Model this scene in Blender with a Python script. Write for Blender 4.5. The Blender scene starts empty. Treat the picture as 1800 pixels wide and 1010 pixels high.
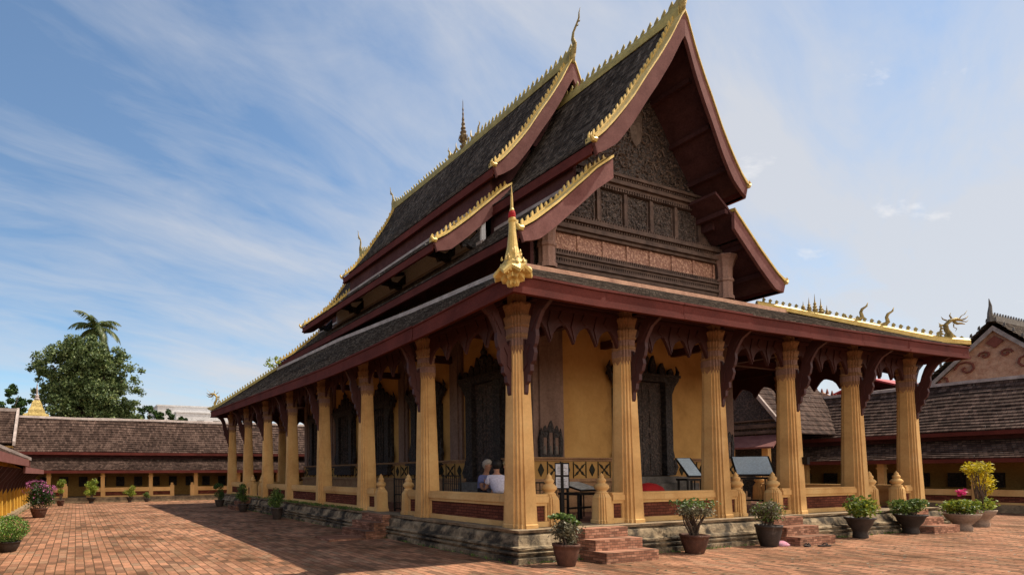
import bpy, math, random
from mathutils import Vector, Matrix
random.seed(7)
R=math.radians
scn=bpy.context.scene
COL=scn.collection
M=7.15; YC=10.72; SX=2.86; SY=3.063; W=14.3; L=21.44; P=0.57   # temple grid

# ------------------------------------------------------------------ mesh helper
class G:
    def __init__(s): s.v=[]; s.f=[]; s.uv={}
    def quad(s,a,b,c,d,uv=None):
        n=len(s.v); s.v+= [a,b,c,d]; s.f.append((n,n+1,n+2,n+3))
        if uv: s.uv[len(s.f)-1]=uv
    def tri(s,a,b,c):
        n=len(s.v); s.v+=[a,b,c]; s.f.append((n,n+1,n+2))
    def hexa(s,p):   # 8 pts: bottom 4 ccw, top 4
        n=len(s.v); s.v+=list(p)
        for f in ((3,2,1,0),(4,5,6,7),(0,1,5,4),(1,2,6,5),(2,3,7,6),(3,0,4,7)): s.f.append(tuple(n+i for i in f))
    def box(s,x0,y0,z0,x1,y1,z1):
        s.hexa([(x0,y0,z0),(x1,y0,z0),(x1,y1,z0),(x0,y1,z0),(x0,y0,z1),(x1,y0,z1),(x1,y1,z1),(x0,y1,z1)])
    def beam(s,a,b,w,h):   # bar between two points
        a=Vector(a); b=Vector(b); d=(b-a).normalized()
        up=Vector((0,0,1)) if abs(d.z)<.95 else Vector((0,1,0))
        r=d.cross(up).normalized()*w/2; u=r.cross(d).normalized()*h/2
        s.hexa([tuple(a-r-u),tuple(a+r-u),tuple(b+r-u),tuple(b-r-u),tuple(a-r+u),tuple(a+r+u),tuple(b+r+u),tuple(b-r+u)])
    def rings(s,rs,cap=True,closed=True):
        n=len(s.v); k=len(rs[0])
        for r in rs: s.v+=[tuple(p) for p in r]
        for i in range(len(rs)-1):
            for j in range(k if closed else k-1):
                a=n+i*k+j; b=n+i*k+(j+1)%k
                s.f.append((a,b,b+k,a+k))
        if cap:
            s.f.append(tuple(n+j for j in range(k))[::-1]); m=n+(len(rs)-1)*k
            s.f.append(tuple(m+j for j in range(k)))
    def lathe(s,prof,c=(0,0,0),n=16,cap=True):
        s.rings([[(c[0]+r*math.cos(2*math.pi*j/n),c[1]+r*math.sin(2*math.pi*j/n),c[2]+z) for j in range(n)] for r,z in prof],cap)
    def tube(s,pts,rad,n=6,flat=(1,1)):
        pts=[Vector(p) for p in pts]; rs=[]
        ref=None
        for i,p in enumerate(pts):
            d=(pts[min(i+1,len(pts)-1)]-pts[max(i-1,0)]).normalized()
            if ref is None:
                ref=Vector((1,0,0)) if abs(d.x)<.9 else Vector((0,1,0))
            a=(ref-d*ref.dot(d)).normalized(); b=d.cross(a); ref=a
            r=rad[i] if isinstance(rad,(list,tuple)) else rad
            rs.append([tuple(p+a*(r*flat[0]*math.cos(2*math.pi*j/n))+b*(r*flat[1]*math.sin(2*math.pi*j/n))) for j in range(n)])
        s.rings(rs)
    def plate(s,poly,f,th):  # poly 2d -> f(u,v,w) with thickness th
        n=len(s.v); k=len(poly)
        s.v+=[f(u,v,-th/2) for u,v in poly]+[f(u,v,th/2) for u,v in poly]
        s.f.append(tuple(n+i for i in range(k))[::-1]); s.f.append(tuple(n+k+i for i in range(k)))
        for i in range(k):
            j=(i+1)%k; s.f.append((n+i,n+j,n+k+j,n+k+i))
def link(name,g,mat,parent=None,smooth=False):
    me=bpy.data.meshes.new(name); me.from_pydata(g.v,[],g.f)
    if g.uv:
        u=me.uv_layers.new(name='UVMap')
        for fi,uvs in g.uv.items():
            p=me.polygons[fi]
            for k,li in enumerate(p.loop_indices): u.data[li].uv=uvs[k]
    if smooth:
        me.polygons.foreach_set('use_smooth',[True]*len(me.polygons))
    me.materials.append(mat); me.update()
    o=bpy.data.objects.new(name,me); COL.objects.link(o)
    if parent: o.parent=parent
    return o
def tag(o,label,cat,group=None,kind=None):
    if label: o['label']=label
    if cat: o['category']=cat
    if group: o['group']=group
    if kind: o['kind']=kind
    return o
def thing(name,label,cat,loc=(0,0,0),rz=0,group=None):
    o=bpy.data.objects.new(name,None); COL.objects.link(o); o.location=loc; o.rotation_euler=(0,0,rz)
    o.empty_display_size=.3
    return tag(o,label,cat,group)
def part_at(name,g,mat,parent,loc=(0,0,0),rz=0,smooth=False):
    o=link(name,g,mat,parent,smooth); o.location=loc; o.rotation_euler=(0,0,rz); return o
def dup(o,loc,rz=0,parent=None):
    c=o.copy(); COL.objects.link(c); c.location=loc; c.rotation_euler=(0,0,rz)
    if parent: c.parent=parent
    for ch in [x for x in bpy.data.objects if x.parent==o]:
        d=ch.copy(); COL.objects.link(d); d.parent=c
    return c

# ------------------------------------------------------------------ materials
def nt(name):
    m=bpy.data.materials.new(name); m.use_nodes=True; t=m.node_tree
    return m,t,t.nodes['Principled BSDF']
def N(t,ty,**k):
    n=t.nodes.new(ty)
    for a,b in k.items(): setattr(n,a,b)
    return n
def ramp(t,src,stops):
    r=N(t,'ShaderNodeValToRGB'); e=r.color_ramp.elements
    while len(e)<len(stops): e.new(.5)
    for i,(p,c) in enumerate(stops): e[i].position=p; e[i].color=(*c,1) if len(c)==3 else c
    t.links.new(src,r.inputs[0]); return r
def noise(t,vec,scale,detail=5,rough=.6,dist=0):
    n=N(t,'ShaderNodeTexNoise'); n.inputs['Scale'].default_value=scale; n.inputs['Detail'].default_value=detail
    n.inputs['Roughness'].default_value=rough; n.inputs['Distortion'].default_value=dist
    t.links.new(vec,n.inputs['Vector']); return n
def mapping(t,vec,sc=(1,1,1),rot=(0,0,0)):
    n=N(t,'ShaderNodeMapping'); n.inputs['Scale'].default_value=sc; n.inputs['Rotation'].default_value=rot
    t.links.new(vec,n.inputs['Vector']); return n.outputs[0]
def mix(t,fac,a,b,mode='MIX'):
    n=N(t,'ShaderNodeMix',data_type='RGBA',blend_type=mode)
    if isinstance(fac,(int,float)): n.inputs[0].default_value=fac
    else: t.links.new(fac,n.inputs[0])
    for i,x in ((6,a),(7,b)):
        if isinstance(x,(tuple,list)): n.inputs[i].default_value=(*x,1)[:4]
        else: t.links.new(x,n.inputs[i])
    return n.outputs[2]
def bump(t,b,h,strength=.3,dist=.02):
    n=N(t,'ShaderNodeBump'); n.inputs['Strength'].default_value=strength; n.inputs['Distance'].default_value=dist
    t.links.new(h,n.inputs['Height']); t.links.new(n.outputs[0],b.inputs['Normal']); return n
def weather(name,cols,scale=1.2,rough=.8,bs=.3,bd=.01,fine=25,metal=0,speck=None,streak=False,spec=.2,grain=(.72,1.15),stains=()):
    """mottled surface: large noise through a ramp of colours, fine grain, optional light specks, vertical streaks"""
    m,t,b=nt(name); pos=N(t,'ShaderNodeNewGeometry').outputs['Position']
    v=mapping(t,pos,(1,1,.25)) if streak else pos
    n=noise(t,v,scale,6,.65,.3); k=len(cols)
    r=ramp(t,n.outputs[0],[(.3+.4*i/max(1,k-1),c) for i,c in enumerate(cols)])
    f=noise(t,pos,fine,4,.7); fr=ramp(t,f.outputs[0],[(.3,(grain[0],)*3),(.7,(grain[1],)*3)])
    c=mix(t,1,r.outputs[0],fr.outputs[0],'MULTIPLY')
    for col,vs,scl,thr,amt in stains:
        sn=noise(t,mapping(t,pos,vs),scl,6,.7,.4); sr=ramp(t,sn.outputs[0],[(thr,(0,0,0)),(thr+.12,(amt,)*3)])
        c=mix(t,sr.outputs[0],c,col)
    if speck:
        s=noise(t,pos,speck[1],3,.6); sr=ramp(t,s.outputs[0],[(speck[2],(0,0,0)),(speck[2]+.06,(1,1,1))])
        c=mix(t,sr.outputs[0],c,speck[0])
    oi=N(t,'ShaderNodeObjectInfo'); orr=ramp(t,oi.outputs['Random'],[(0,(.86,.84,.82)),(1,(1.06,1.05,1.03))]); c=mix(t,1,c,orr.outputs[0],'MULTIPLY')
    t.links.new(c,b.inputs['Base Color']); b.inputs['Roughness'].default_value=rough; b.inputs['Metallic'].default_value=metal
    b.inputs['Specular IOR Level'].default_value=spec
    bump(t,b,f.outputs[0],bs,bd)
    return m
def brickmat(name,c1,c2,mortar,bw,rh,msize=.012,axis='xy',dirt=None,rough=.9,offset=.5,uv=False,specks=None,bstr=.5):
    m,t,b=nt(name)
    if uv: v=N(t,'ShaderNodeUVMap').outputs[0]
    else:
        pos=N(t,'ShaderNodeNewGeometry').outputs['Position']
        sp=N(t,'ShaderNodeSeparateXYZ'); t.links.new(pos,sp.inputs[0]); cb=N(t,'ShaderNodeCombineXYZ')
        if axis=='yx': t.links.new(sp.outputs[1],cb.inputs[0]); t.links.new(sp.outputs[0],cb.inputs[1])
        elif axis=='hz':
            a=N(t,'ShaderNodeMath',operation='ADD'); t.links.new(sp.outputs[0],a.inputs[0]); t.links.new(sp.outputs[1],a.inputs[1])
            t.links.new(a.outputs[0],cb.inputs[0]); t.links.new(sp.outputs[2],cb.inputs[1])
        else: t.links.new(sp.outputs[0],cb.inputs[0]); t.links.new(sp.outputs[1],cb.inputs[1])
        v=cb.outputs[0]
    wob=noise(t,v,2.3,2); wv=N(t,'ShaderNodeVectorMath',operation='MULTIPLY_ADD'); t.links.new(wob.outputs[1],wv.inputs[0]); wv.inputs[1].default_value=(.03,.03,0); t.links.new(v,wv.inputs[2])
    k=N(t,'ShaderNodeTexBrick'); k.offset=offset; k.inputs['Scale'].default_value=1
    k.inputs['Brick Width'].default_value=bw; k.inputs['Row Height'].default_value=rh
    k.inputs['Mortar Size'].default_value=msize; k.inputs['Mortar Smooth'].default_value=.3; k.inputs['Bias'].default_value=0
    k.inputs['Color1'].default_value=(0,0,0,1); k.inputs['Color2'].default_value=(1,1,1,1); k.inputs['Mortar'].default_value=(.5,.5,.5,1)
    t.links.new(wv.outputs[0],k.inputs['Vector'])
    cr=ramp(t,k.outputs['Color'],c1)
    cr.color_ramp.interpolation='LINEAR'
    big=noise(t,v,.55,6,.7); 
    c=cr.outputs[0]
    if dirt:
        dr=ramp(t,big.outputs[0],[(dirt[1],(0,0,0)),(dirt[2],(1,1,1))]); c=mix(t,dr.outputs[0],c,dirt[0],'MULTIPLY')
    f=noise(t,v,18,5,.7); fr=ramp(t,f.outputs[0],[(.3,(.75,.75,.75)),(.7,(1.15,1.15,1.15))]); c=mix(t,1,c,fr.outputs[0],'MULTIPLY')
    if specks:
        s=noise(t,v,specks[1],4,.65); sr=ramp(t,s.outputs[0],[(specks[2],(0,0,0)),(specks[2]+.07,(1,1,1))]); c=mix(t,sr.outputs[0],c,specks[0])
    c=mix(t,k.outputs['Fac'],c,mortar)
    t.links.new(c,b.inputs['Base Color']); b.inputs['Roughness'].default_value=rough; b.inputs['Specular IOR Level'].default_value=.05
    inv=N(t,'ShaderNodeMath',operation='MULTIPLY_ADD'); t.links.new(k.outputs['Fac'],inv.inputs[0]); inv.inputs[1].default_value=-1; t.links.new(f.outputs[0],inv.inputs[2])
    bump(t,b,inv.outputs[0],bstr,.012)
    return m
def leafmat(name,cols,trans=.25,rough=.5):
    m,t,b=nt(name); ge=N(t,'ShaderNodeNewGeometry')
    k=len(cols); r=ramp(t,ge.outputs['Random Per Island'],[(i/max(1,k-1),c) for i,c in enumerate(cols)])
    n=noise(t,ge.outputs['Position'],1.1,3); nr=ramp(t,n.outputs[0],[(.35,(.6,.65,.6)),(.65,(1.25,1.2,1.1))])
    c=mix(t,1,r.outputs[0],nr.outputs[0],'MULTIPLY')
    t.links.new(c,b.inputs['Base Color']); b.inputs['Roughness'].default_value=rough; b.inputs['Specular IOR Level'].default_value=.35
    tr=N(t,'ShaderNodeBsdfTranslucent'); t.links.new(c,tr.inputs[0]); mx=N(t,'ShaderNodeMixShader'); mx.inputs[0].default_value=trans
    t.links.new(b.outputs[0],mx.inputs[1]); t.links.new(tr.outputs[0],mx.inputs[2]); t.links.new(mx.outputs[0],t.nodes['Material Output'].inputs[0])
    return m
def carved(name,c1,c2,scale=14,glint=None,rough=.55,bs=1):
    m,t,b=nt(name); pos=N(t,'ShaderNodeNewGeometry').outputs['Position']
    n=noise(t,pos,scale*.5,3,.6,1.5); vo=N(t,'ShaderNodeTexVoronoi',feature='SMOOTH_F1'); vo.inputs['Scale'].default_value=scale
    dv=N(t,'ShaderNodeVectorMath',operation='MULTIPLY_ADD'); t.links.new(n.outputs[1],dv.inputs[0]); dv.inputs[1].default_value=(.12,.12,.12); t.links.new(pos,dv.inputs[2]); t.links.new(dv.outputs[0],vo.inputs['Vector'])
    r=ramp(t,vo.outputs['Distance'],[(.1,c2),(.5,c1)]); c=r.outputs[0]
    if glint:
        g=noise(t,pos,40,2,.5); gr=ramp(t,g.outputs[0],[(.66,(0,0,0)),(.7,(1,1,1))]); c=mix(t,gr.outputs[0],c,glint)
    t.links.new(c,b.inputs['Base Color']); b.inputs['Roughness'].default_value=rough
    bn=bump(t,b,vo.outputs['Distance'],bs,.05); bn.invert=True
    return m
ochre=weather('ochre_plaster',[(.45,.255,.095),(.61,.375,.15),(.68,.455,.20)],.9,.9,.12,.01,16,streak=False,spec=.12,grain=(.9,1.05),stains=(((.26,.15,.07),(1,1,.22),2.2,.60,.55),((.70,.50,.28),(1,1,.3),3.0,.62,.5),((.17,.11,.07),(1,1,.5),6,.69,.7)))
ochre_dk=weather('ochre_capital',[(.24,.13,.07),(.38,.22,.11)],3,.85,.3,.01,30,spec=.2)
yellow=weather('yellow_plaster',[(.32,.175,.06),(.46,.265,.09),(.54,.33,.12)],.7,.9,.1,.01,10,spec=.1,grain=(.92,1.04),stains=(((.24,.13,.05),(1,1,.4),1.2,.60,.6),((.55,.36,.14),(1,1,.6),1.7,.63,.5)))
yellow_lit=weather('yellow_limewash',[(.46,.25,.04),(.60,.36,.06)],1.5,.9,.1,.01,12,spec=.1,grain=(.9,1.05),stains=(((.25,.15,.06),(1,1,.3),2,.58,.7),))
red=weather('dark_red_paint',[(.038,.010,.009),(.064,.016,.013)],2,.6,.2,.006,30,spec=.35)
fascia_m=weather('oxblood_fascia',[(.072,.016,.012),(.135,.032,.024)],1.1,.8,.15,.006,30,spec=.12,stains=(((.035,.014,.012),(.4,.4,3),2,.60,.6),((.17,.06,.045),(.4,.4,2),3,.64,.5)))
barge_m=weather('weathered_bargeboard',[(.13,.050,.044),(.20,.088,.078)],2.5,.85,.3,.006,30,spec=.12,stains=(((.24,.13,.11),(1,1,1),3,.62,.5),((.05,.02,.017),(1,1,1),2,.62,.6)))
plum=weather('plum_boarding',[(.060,.026,.026),(.105,.046,.045)],2,.9,.3,.01,20,spec=.08)
gold=weather('gold_leaf',[(.52,.34,.075),(.74,.54,.18)],5,.5,.5,.01,45,metal=.25,spec=.4,stains=(((.20,.14,.06),(1,1,1),5,.62,.7),))
ridge_m=weather('mossy_gilt_plaster',[(.20,.17,.07),(.36,.29,.10),(.46,.37,.13)],4,.75,.4,.01,35,spec=.3)
carving_m=weather('gilt_carving',[(.20,.14,.05),(.42,.31,.11),(.58,.44,.17)],7,.55,.9,.03,26,metal=.25)
spire_m=weather('tarnished_spire',[(.06,.035,.022),(.17,.11,.05),(.30,.22,.09)],9,.6,.4,.01,30,metal=.2)
lime=weather('lime_cap',[(.25,.20,.18),(.50,.42,.38)],3,.9,.3,.01,30)
copper=weather('terracotta_cap',[(.26,.13,.085),(.50,.29,.19)],2.2,.85,.3,.01,25)
plinth_m=weather('mouldy_plinth',[(.012,.010,.008),(.06,.048,.034),(.26,.195,.12),(.40,.31,.20)],2.2,.95,.8,.03,14,streak=False)
plinth_edge=weather('limewashed_edge',[(.10,.08,.055),(.42,.31,.19)],3.5,.95,.6,.02,18)
step_m=brickmat('step_brick',[(0,(.18,.085,.055)),(.5,(.34,.16,.10)),(1,(.46,.24,.155))],None,(.11,.07,.05),.13,.05,.005,'hz',((.22,.19,.16),.44,.68))
infill=brickmat('infill_brick',[(0,(.11,.035,.022)),(1,(.20,.065,.038))],None,(.05,.02,.015),.18,.06,.007,'hz',((.4,.35,.3),.45,.7))
paving=brickmat('brick_paving',[(0,(.17,.095,.06)),(.3,(.29,.14,.083)),(.65,(.42,.205,.118)),(1,(.26,.16,.10))],None,(.10,.058,.032),.32,.155,.010,'yx',((.36,.35,.31),.42,.66),specks=((.15,.13,.075),4,.64),bstr=.9)
floor_m=brickmat('platform_tile',[(0,(.20,.10,.07)),(1,(.28,.14,.09))],None,(.08,.05,.04),.3,.3,.008,'xy',((.5,.5,.5),.5,.7))
tile_dk=brickmat('slate_tile',[(0,(.036,.027,.021)),(.6,(.080,.061,.048)),(1,(.135,.105,.083))],None,(.010,.009,.008),.11,.14,.006,uv=True,dirt=((.45,.42,.40),.42,.66),rough=.95,specks=((.26,.22,.18),6,.64))
tile_br=brickmat('clay_tile',[(0,(.042,.026,.020)),(.5,(.085,.053,.041)),(1,(.135,.087,.067))],None,(.02,.015,.013),.13,.19,.008,uv=True,dirt=((.42,.4,.4),.42,.68),rough=.85,specks=((.30,.26,.22),6.5,.66))
stonegrey=weather('grey_stone',[(.10,.09,.08),(.22,.20,.18)],4,.9,.4,.01,25)
mauve=weather('stained_pilaster',[(.12,.075,.058),(.27,.18,.145)],1.2,.85,.3,.01,14,streak=True)
mauve_lt=weather('terracotta_capital',[(.20,.115,.09),(.33,.20,.155)],3,.8,.4,.01,25,streak=True)
cream=weather('cream_wall',[(.68,.68,.68),(.80,.80,.80)],1.3,.9,.2,.01,20)
woodcarve=carved('carved_dark_wood',(.026,.018,.014),(.13,.085,.065),16,None,.6)
woodpanel=carved('carved_wood_panel',(.045,.032,.025),(.28,.195,.15),26,None,.5)
wood_band=weather('dark_timber_band',[(.06,.038,.030),(.16,.105,.08)],3,.7,.5,.01,25)
terra=carved('carved_terracotta_frieze',(.26,.125,.08),(.58,.34,.23),15,None,.75)
leafgilt=weather('silvered_carving',[(.08,.055,.042),(.22,.16,.125)],9,.45,.5,.01,40,metal=.25)
black=carved('black_wood_and_shade',(.010,.007,.006),(.055,.038,.030),15,None,.6)  # black carved wood; also stands in for the darkness of openings and niches
frieze_dk=weather('black_green_stencil',[(.010,.011,.007),(.035,.03,.018)],5,.8,.2,.01,25)
iron=weather('black_iron',[(.012,.011,.011),(.03,.025,.022)],6,.5,.3,.004,40,metal=.5)
paper=weather('white_paper',[(.55,.56,.60),(.66,.67,.70)],3,.8,.05,.002,30)
sky_refl_m=weather('board_sky_reflection',[(.48,.62,.74),(.60,.72,.82)],2,.35,.1,.003,30)  # pale blue of the reflected sky, painted as the board's own colour
photo_m=weather('printed_panel',[(.10,.12,.10),(.42,.44,.42),(.55,.58,.6)],14,.4,.05,.002,30)
redcloth=weather('red_cloth',[(.30,.012,.012),(.42,.02,.02)],3,.8,.3,.01,25)
pot_br=weather('brown_clay_pot',[(.06,.028,.02),(.14,.065,.042)],4,.8,.4,.01,25,stains=(((.28,.22,.17),(1,1,.6),7,.60,.7),((.03,.028,.015),(1,1,1),5,.62,.8)))
pot_bk=weather('dark_glazed_pot',[(.022,.017,.014),(.06,.045,.038)],4,.6,.3,.01,25,spec=.3,stains=(((.20,.16,.13),(1,1,.6),7,.64,.6),))
pot_st=weather('stone_pot',[(.22,.15,.11),(.36,.27,.20)],4,.85,.3,.01,25)
soil=weather('potting_soil',[(.02,.014,.01),(.05,.035,.025)],8,.95,.8,.02,30)
bark=weather('bark',[(.07,.05,.035),(.15,.11,.08)],5,.9,.7,.02,20)
white_b=weather('white_render',[(.55,.55,.56),(.66,.66,.67)],.4,.9,.1,.01,5)
cl_wall=weather('ochre_back_wall',[(.30,.17,.05),(.42,.25,.08)],1,.9,.2,.01,15)
skin=weather('skin',[(.30,.15,.09),(.36,.19,.12)],5,.6,.1,.002,40)
shirt_b=weather('blue_shirt',[(.15,.17,.34),(.20,.22,.42)],5,.85,.3,.01,30)
shirt_l=weather('light_blue_shirt',[(.26,.34,.50),(.34,.42,.58)],5,.85,.3,.01,30)
shirt_w=weather('lilac_white_shirt',[(.50,.48,.58),(.60,.58,.68)],5,.85,.3,.01,30)
trouser=weather('dark_trousers',[(.02,.02,.03),(.04,.04,.05)],5,.85,.3,.01,30)
hair_g=weather('grey_hair',[(.28,.25,.21),(.42,.38,.33)],20,.7,.6,.01,60)
hair_k=weather('black_hair',[(.008,.007,.006),(.02,.016,.014)],20,.5,.6,.01,60)
hair_y=weather('fair_hair',[(.36,.26,.12),(.48,.36,.18)],20,.7,.6,.01,60)
pink=weather('pink_gable_plaster',[(.38,.17,.10),(.58,.34,.22)],4,.85,.4,.02,20)
pinkred=weather('red_brown_scroll',[(.17,.05,.035),(.26,.08,.055)],4,.85,.4,.02,20)
dead=weather('sandal_rubber',[(.03,.02,.018),(.07,.05,.04)],8,.8,.2,.01,20)
pinkcl=weather('pink_cloth',[(.45,.10,.18),(.62,.42,.5)],16,.8,.3,.01,30)
roofred=weather('red_metal_roof',[(.33,.03,.03),(.42,.05,.045)],2,.5,.1,.01,10)
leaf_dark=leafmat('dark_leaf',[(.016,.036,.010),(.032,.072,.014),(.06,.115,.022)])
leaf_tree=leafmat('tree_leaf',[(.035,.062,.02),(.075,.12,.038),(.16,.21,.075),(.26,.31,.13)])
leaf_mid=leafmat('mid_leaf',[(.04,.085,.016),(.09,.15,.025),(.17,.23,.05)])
leaf_clip=leafmat('clipped_leaf',[(.05,.12,.02),(.10,.20,.03),(.20,.30,.05)])
leaf_lime=leafmat('lime_leaf',[(.10,.16,.02),(.22,.28,.03),(.36,.38,.05)])
leaf_yel=leafmat('yellow_leaf',[(.30,.25,.015),(.55,.42,.015),(.65,.55,.03)],.35)
leaf_grey=leafmat('grey_leaf',[(.06,.06,.035),(.14,.13,.08),(.26,.23,.15)])
leaf_pink=leafmat('magenta_bract',[(.28,.05,.17),(.42,.10,.27),(.50,.20,.34)],.35)
leaf_palm=leafmat('palm_leaf',[(.03,.055,.014),(.07,.10,.025),(.17,.17,.06)])
pinkfl=leafmat('pink_petal',[(.55,.02,.16),(.65,.05,.25)],.3)

# ------------------------------------------------------------------ ground
g=G()
g.quad((-400,-400,-.02),(400,-400,-.02),(400,400,-.02),(-400,400,-.02))
earth=weather('dry_earth',[(.16,.11,.07),(.24,.17,.11)],.5,.95,.3,.02,6)
tag(link('ground',g,earth),None,None,kind='structure')
g=G()
nx,ny=44,60
for i in range(nx):
    for j in range(ny):
        x0=-14+i*1.0; y0=-24+j*1.0
        g.quad((x0,y0,0),(x0+1,y0,0),(x0+1,y0+1,0),(x0,y0+1,0))
o=tag(link('brick_paving',g,paving),None,None,kind='structure')

# ------------------------------------------------------------------ temple
T=thing('temple_hall','ochre columned temple hall with steep stepped dark tiled roofs and gilded gable edges','temple',(0,0,0))
def tp(name,g,mat,smooth=False,parent=None): return link(name,g,mat,parent or T,smooth)
# plinth -------------------------------------------------------------
def rect(d,z): return [(-d,-d,z),(W+d,-d,z),(W+d,L+d,z),(-d,L+d,z)]
prof=[(.66,0),(.66,.095),(.595,.11),(.595,.145),(.645,.155),(.645,.19),(.57,.205),(.57,.235),(.62,.245),(.615,.28),(.53,.30),(.50,.40),(.47,.46),(.40,.505),(.40,.515)]
def sub(r,n=40):
    out=[]
    for i in range(4):
        a=Vector(r[i]); b=Vector(r[(i+1)%4])
        for k in range(n): out.append(tuple(a.lerp(b,k/n)))
    return out
rnd=random.Random(3)
g=G(); rr=[]
for d,z in prof:
    r=sub(rect(d,z)); r=[(x+rnd.uniform(-.008,.008),y+rnd.uniform(-.008,.008),max(0,z+rnd.uniform(-.004,.004)) if z>0 else 0) for x,y,z in r]; rr.append(r)
g.rings(rr,cap=False)
tp('plinth',g,plinth_m)
g=G(); r1=sub(rect(.45,.515)); r2=sub(rect(.46,.565)); r3=sub(rect(-.3,.568))
jj=lambda r,a:[(x+rnd.uniform(-a,a),y+rnd.uniform(-a,a),z+rnd.uniform(-a/3,a/3)) for x,y,z in r]
g.rings([sub(rect(.38,.513)),jj(r1,.012),jj(r2,.012),r3],cap=False); tp('plinth_edge',g,plinth_edge)
g=G(); g.quad((.2,.2,P),(W-.2,.2,P),(W-.2,L-.2,P),(.2,L-.2,P)); tp('platform_floor',g,floor_m)
# stairways ------------------------------------------------------------
def stairs(cx,cy,ang):
    g=G()
    for i,(z1,d0,w) in enumerate([(.19,1.22,.66),(.38,.95,.60),(.56,.68,.55)]):
        z0=0 if i==0 else (.19,.38)[i-1]
        j=rnd.uniform(-.02,.02)
        g.box(-w+j,-d0,0 if i==0 else z0+.002,w+j,-.3,z1)
    o=tp('stairway',g,step_m); o.location=(cx,cy,0); o.rotation_euler=(0,0,ang); return o
gates_front=[SX*.5,SX*2.5,SX*4.5]
gates_side=[SY*1.5,SY*5.5]
for x in gates_front: stairs(x,0,0); 
stairs(gates_front[1],L,math.pi)
for y in gates_side: stairs(0,y,-math.pi/2); stairs(W,y,math.pi/2)
# columns ----------------------------------------------------------------
def redent(a,c=(0,0),z=0,k=(.5,.78),tooth=0):
    p,q=k; p2=p*.86; q-=.08; base=[(1,-p2),(1,0),(1,p2),(.88,p2),(.88,q),(q,q),(q,.88),(p2,.88),(p2,1)]
    out=[]
    for r in range(4):
        for i,(x,y) in enumerate(base[1:-1]):
            ca,sa=[(1,0),(0,1),(-1,0),(0,-1)][r]
            X=x*ca-y*sa; Y=x*sa+y*ca
            out.append((c[0]+X*a,c[1]+Y*a,z-(tooth if i%2==0 else 0)))
        ca,sa=[(0,1),(-1,0),(0,-1),(1,0)][r]; x,y=1,-p2
        X=x*ca-y*sa; Y=x*sa+y*ca
        out.append((c[0]+X*a,c[1]+Y*a,z-(tooth if 0 else 0)))
    return out
def column_meshes():
    g=G(); g.rings([redent(.285,z=P-.01),redent(.285,z=P+.06),redent(.27,z=P+.08),redent(.242,z=1.5),redent(.208,z=2.8),redent(.178,z=4.0),redent(.172,z=4.16)])
    c=G()
    c.rings([redent(.180,z=3.92,tooth=.1),redent(.198,z=3.94,tooth=.1),redent(.198,z=4.14),redent(.18,z=4.15)])
    c.rings([redent(.19,z=4.15),redent(.20,z=4.17),redent(.20,z=4.20),redent(.18,z=4.22),redent(.175,z=4.34),redent(.205,z=4.37),redent(.208,z=4.40),redent(.185,z=4.41)])
    c.rings([redent(.185,z=4.41),redent(.20,z=4.46),redent(.222,z=4.56,tooth=.04),redent(.212,z=4.57),redent(.185,z=4.55)])
    c.rings([redent(.18,z=4.56,k=(.6,.8)),redent(.19,z=4.66,k=(.6,.8)),redent(.228,z=4.80,k=(.6,.8),tooth=.05),redent(.21,z=4.81,k=(.6,.8)),redent(.17,z=4.79,k=(.6,.8))])
    for k in range(8):
        a=k*math.pi/4; rr=.105
        c.rings([[(rr*math.cos(a)+.035*math.cos(b),rr*math.sin(a)+.035*math.sin(b),4.78) for b in (0,1.57,3.14,4.71)],[(rr*1.1*math.cos(a)+.045*math.cos(b),rr*1.1*math.sin(a)+.045*math.sin(b),5.22) for b in (0,1.57,3.14,4.71)]])
    c.box(-.12,-.12,4.78,.12,.12,5.22)
    b=G(); b.rings([redent(.176,z=4.221),redent(.184,z=4.24),redent(.180,z=4.30),redent(.186,z=4.335),redent(.176,z=4.345)])
    b.rings([redent(.2005,z=3.99),redent(.2015,z=4.0),redent(.2015,z=4.12),redent(.2005,z=4.13)])
    return g,c,b
gs,gc,gb2=column_meshes()
col0=link('column',gs,ochre,T); cap0=link('capital',gc,ochre_dk,col0); link('capital_band',gb2,mauve_lt,col0)
spots=[(i*SX,0) for i in range(6)]+[(i*SX,L) for i in range(6)]+[(0,j*SY) for j in range(1,7)]+[(W,j*SY) for j in range(1,7)]
col0.location=(0,0,0)
for x,y in spots[1:]: dup(col0,(x,y,0),0,T)
# eave brackets
bpoly=[(.17,3.0),(.225,3.1),(.235,3.24),(.29,3.30),(.30,3.42),(.37,3.48),(.37,3.60),(.43,3.66),(.47,3.80),(.45,3.90),(.49,3.96),(.52,4.10),(.51,4.22),(.54,4.30),(.60,4.42),(.66,4.52),(.80,4.62),(.92,4.70),(.92,4.80),(.62,4.80),(.50,4.66),(.40,4.46),(.34,4.26),(.30,4.08),(.255,3.97),(.235,4.06),(.19,4.12),(.20,3.98),(.16,3.9),(.16,3.5)]
gb=G(); gb.plate(bpoly,lambda u,v,w:(u,w,v),.085)
gb.plate([(.2,3.5),(.3,3.62),(.29,3.8),(.36,3.95),(.33,3.97),(.24,3.84),(.23,3.66)],lambda u,v,w:(u,w,v),.12)
gb.plate([(.42,4.2),(.5,4.36),(.66,4.58),(.6,4.6),(.46,4.44),(.38,4.24)],lambda u,v,w:(u,w,v),.12)
br0=link('eave_bracket',gb,red,T)
bs=[(i*SX,0,-90) for i in range(6)]+[(i*SX,L,90) for i in range(6)]+[(0,j*SY,180) for j in range(8)]+[(W,j*SY,0) for j in range(8)]
br0.location=(bs[0][0],bs[0][1],0); br0.rotation_euler=(0,0,R(bs[0][2]))
for x,y,a in bs[1:]: dup(br0,(x,y,0),R(a),T)
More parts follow.
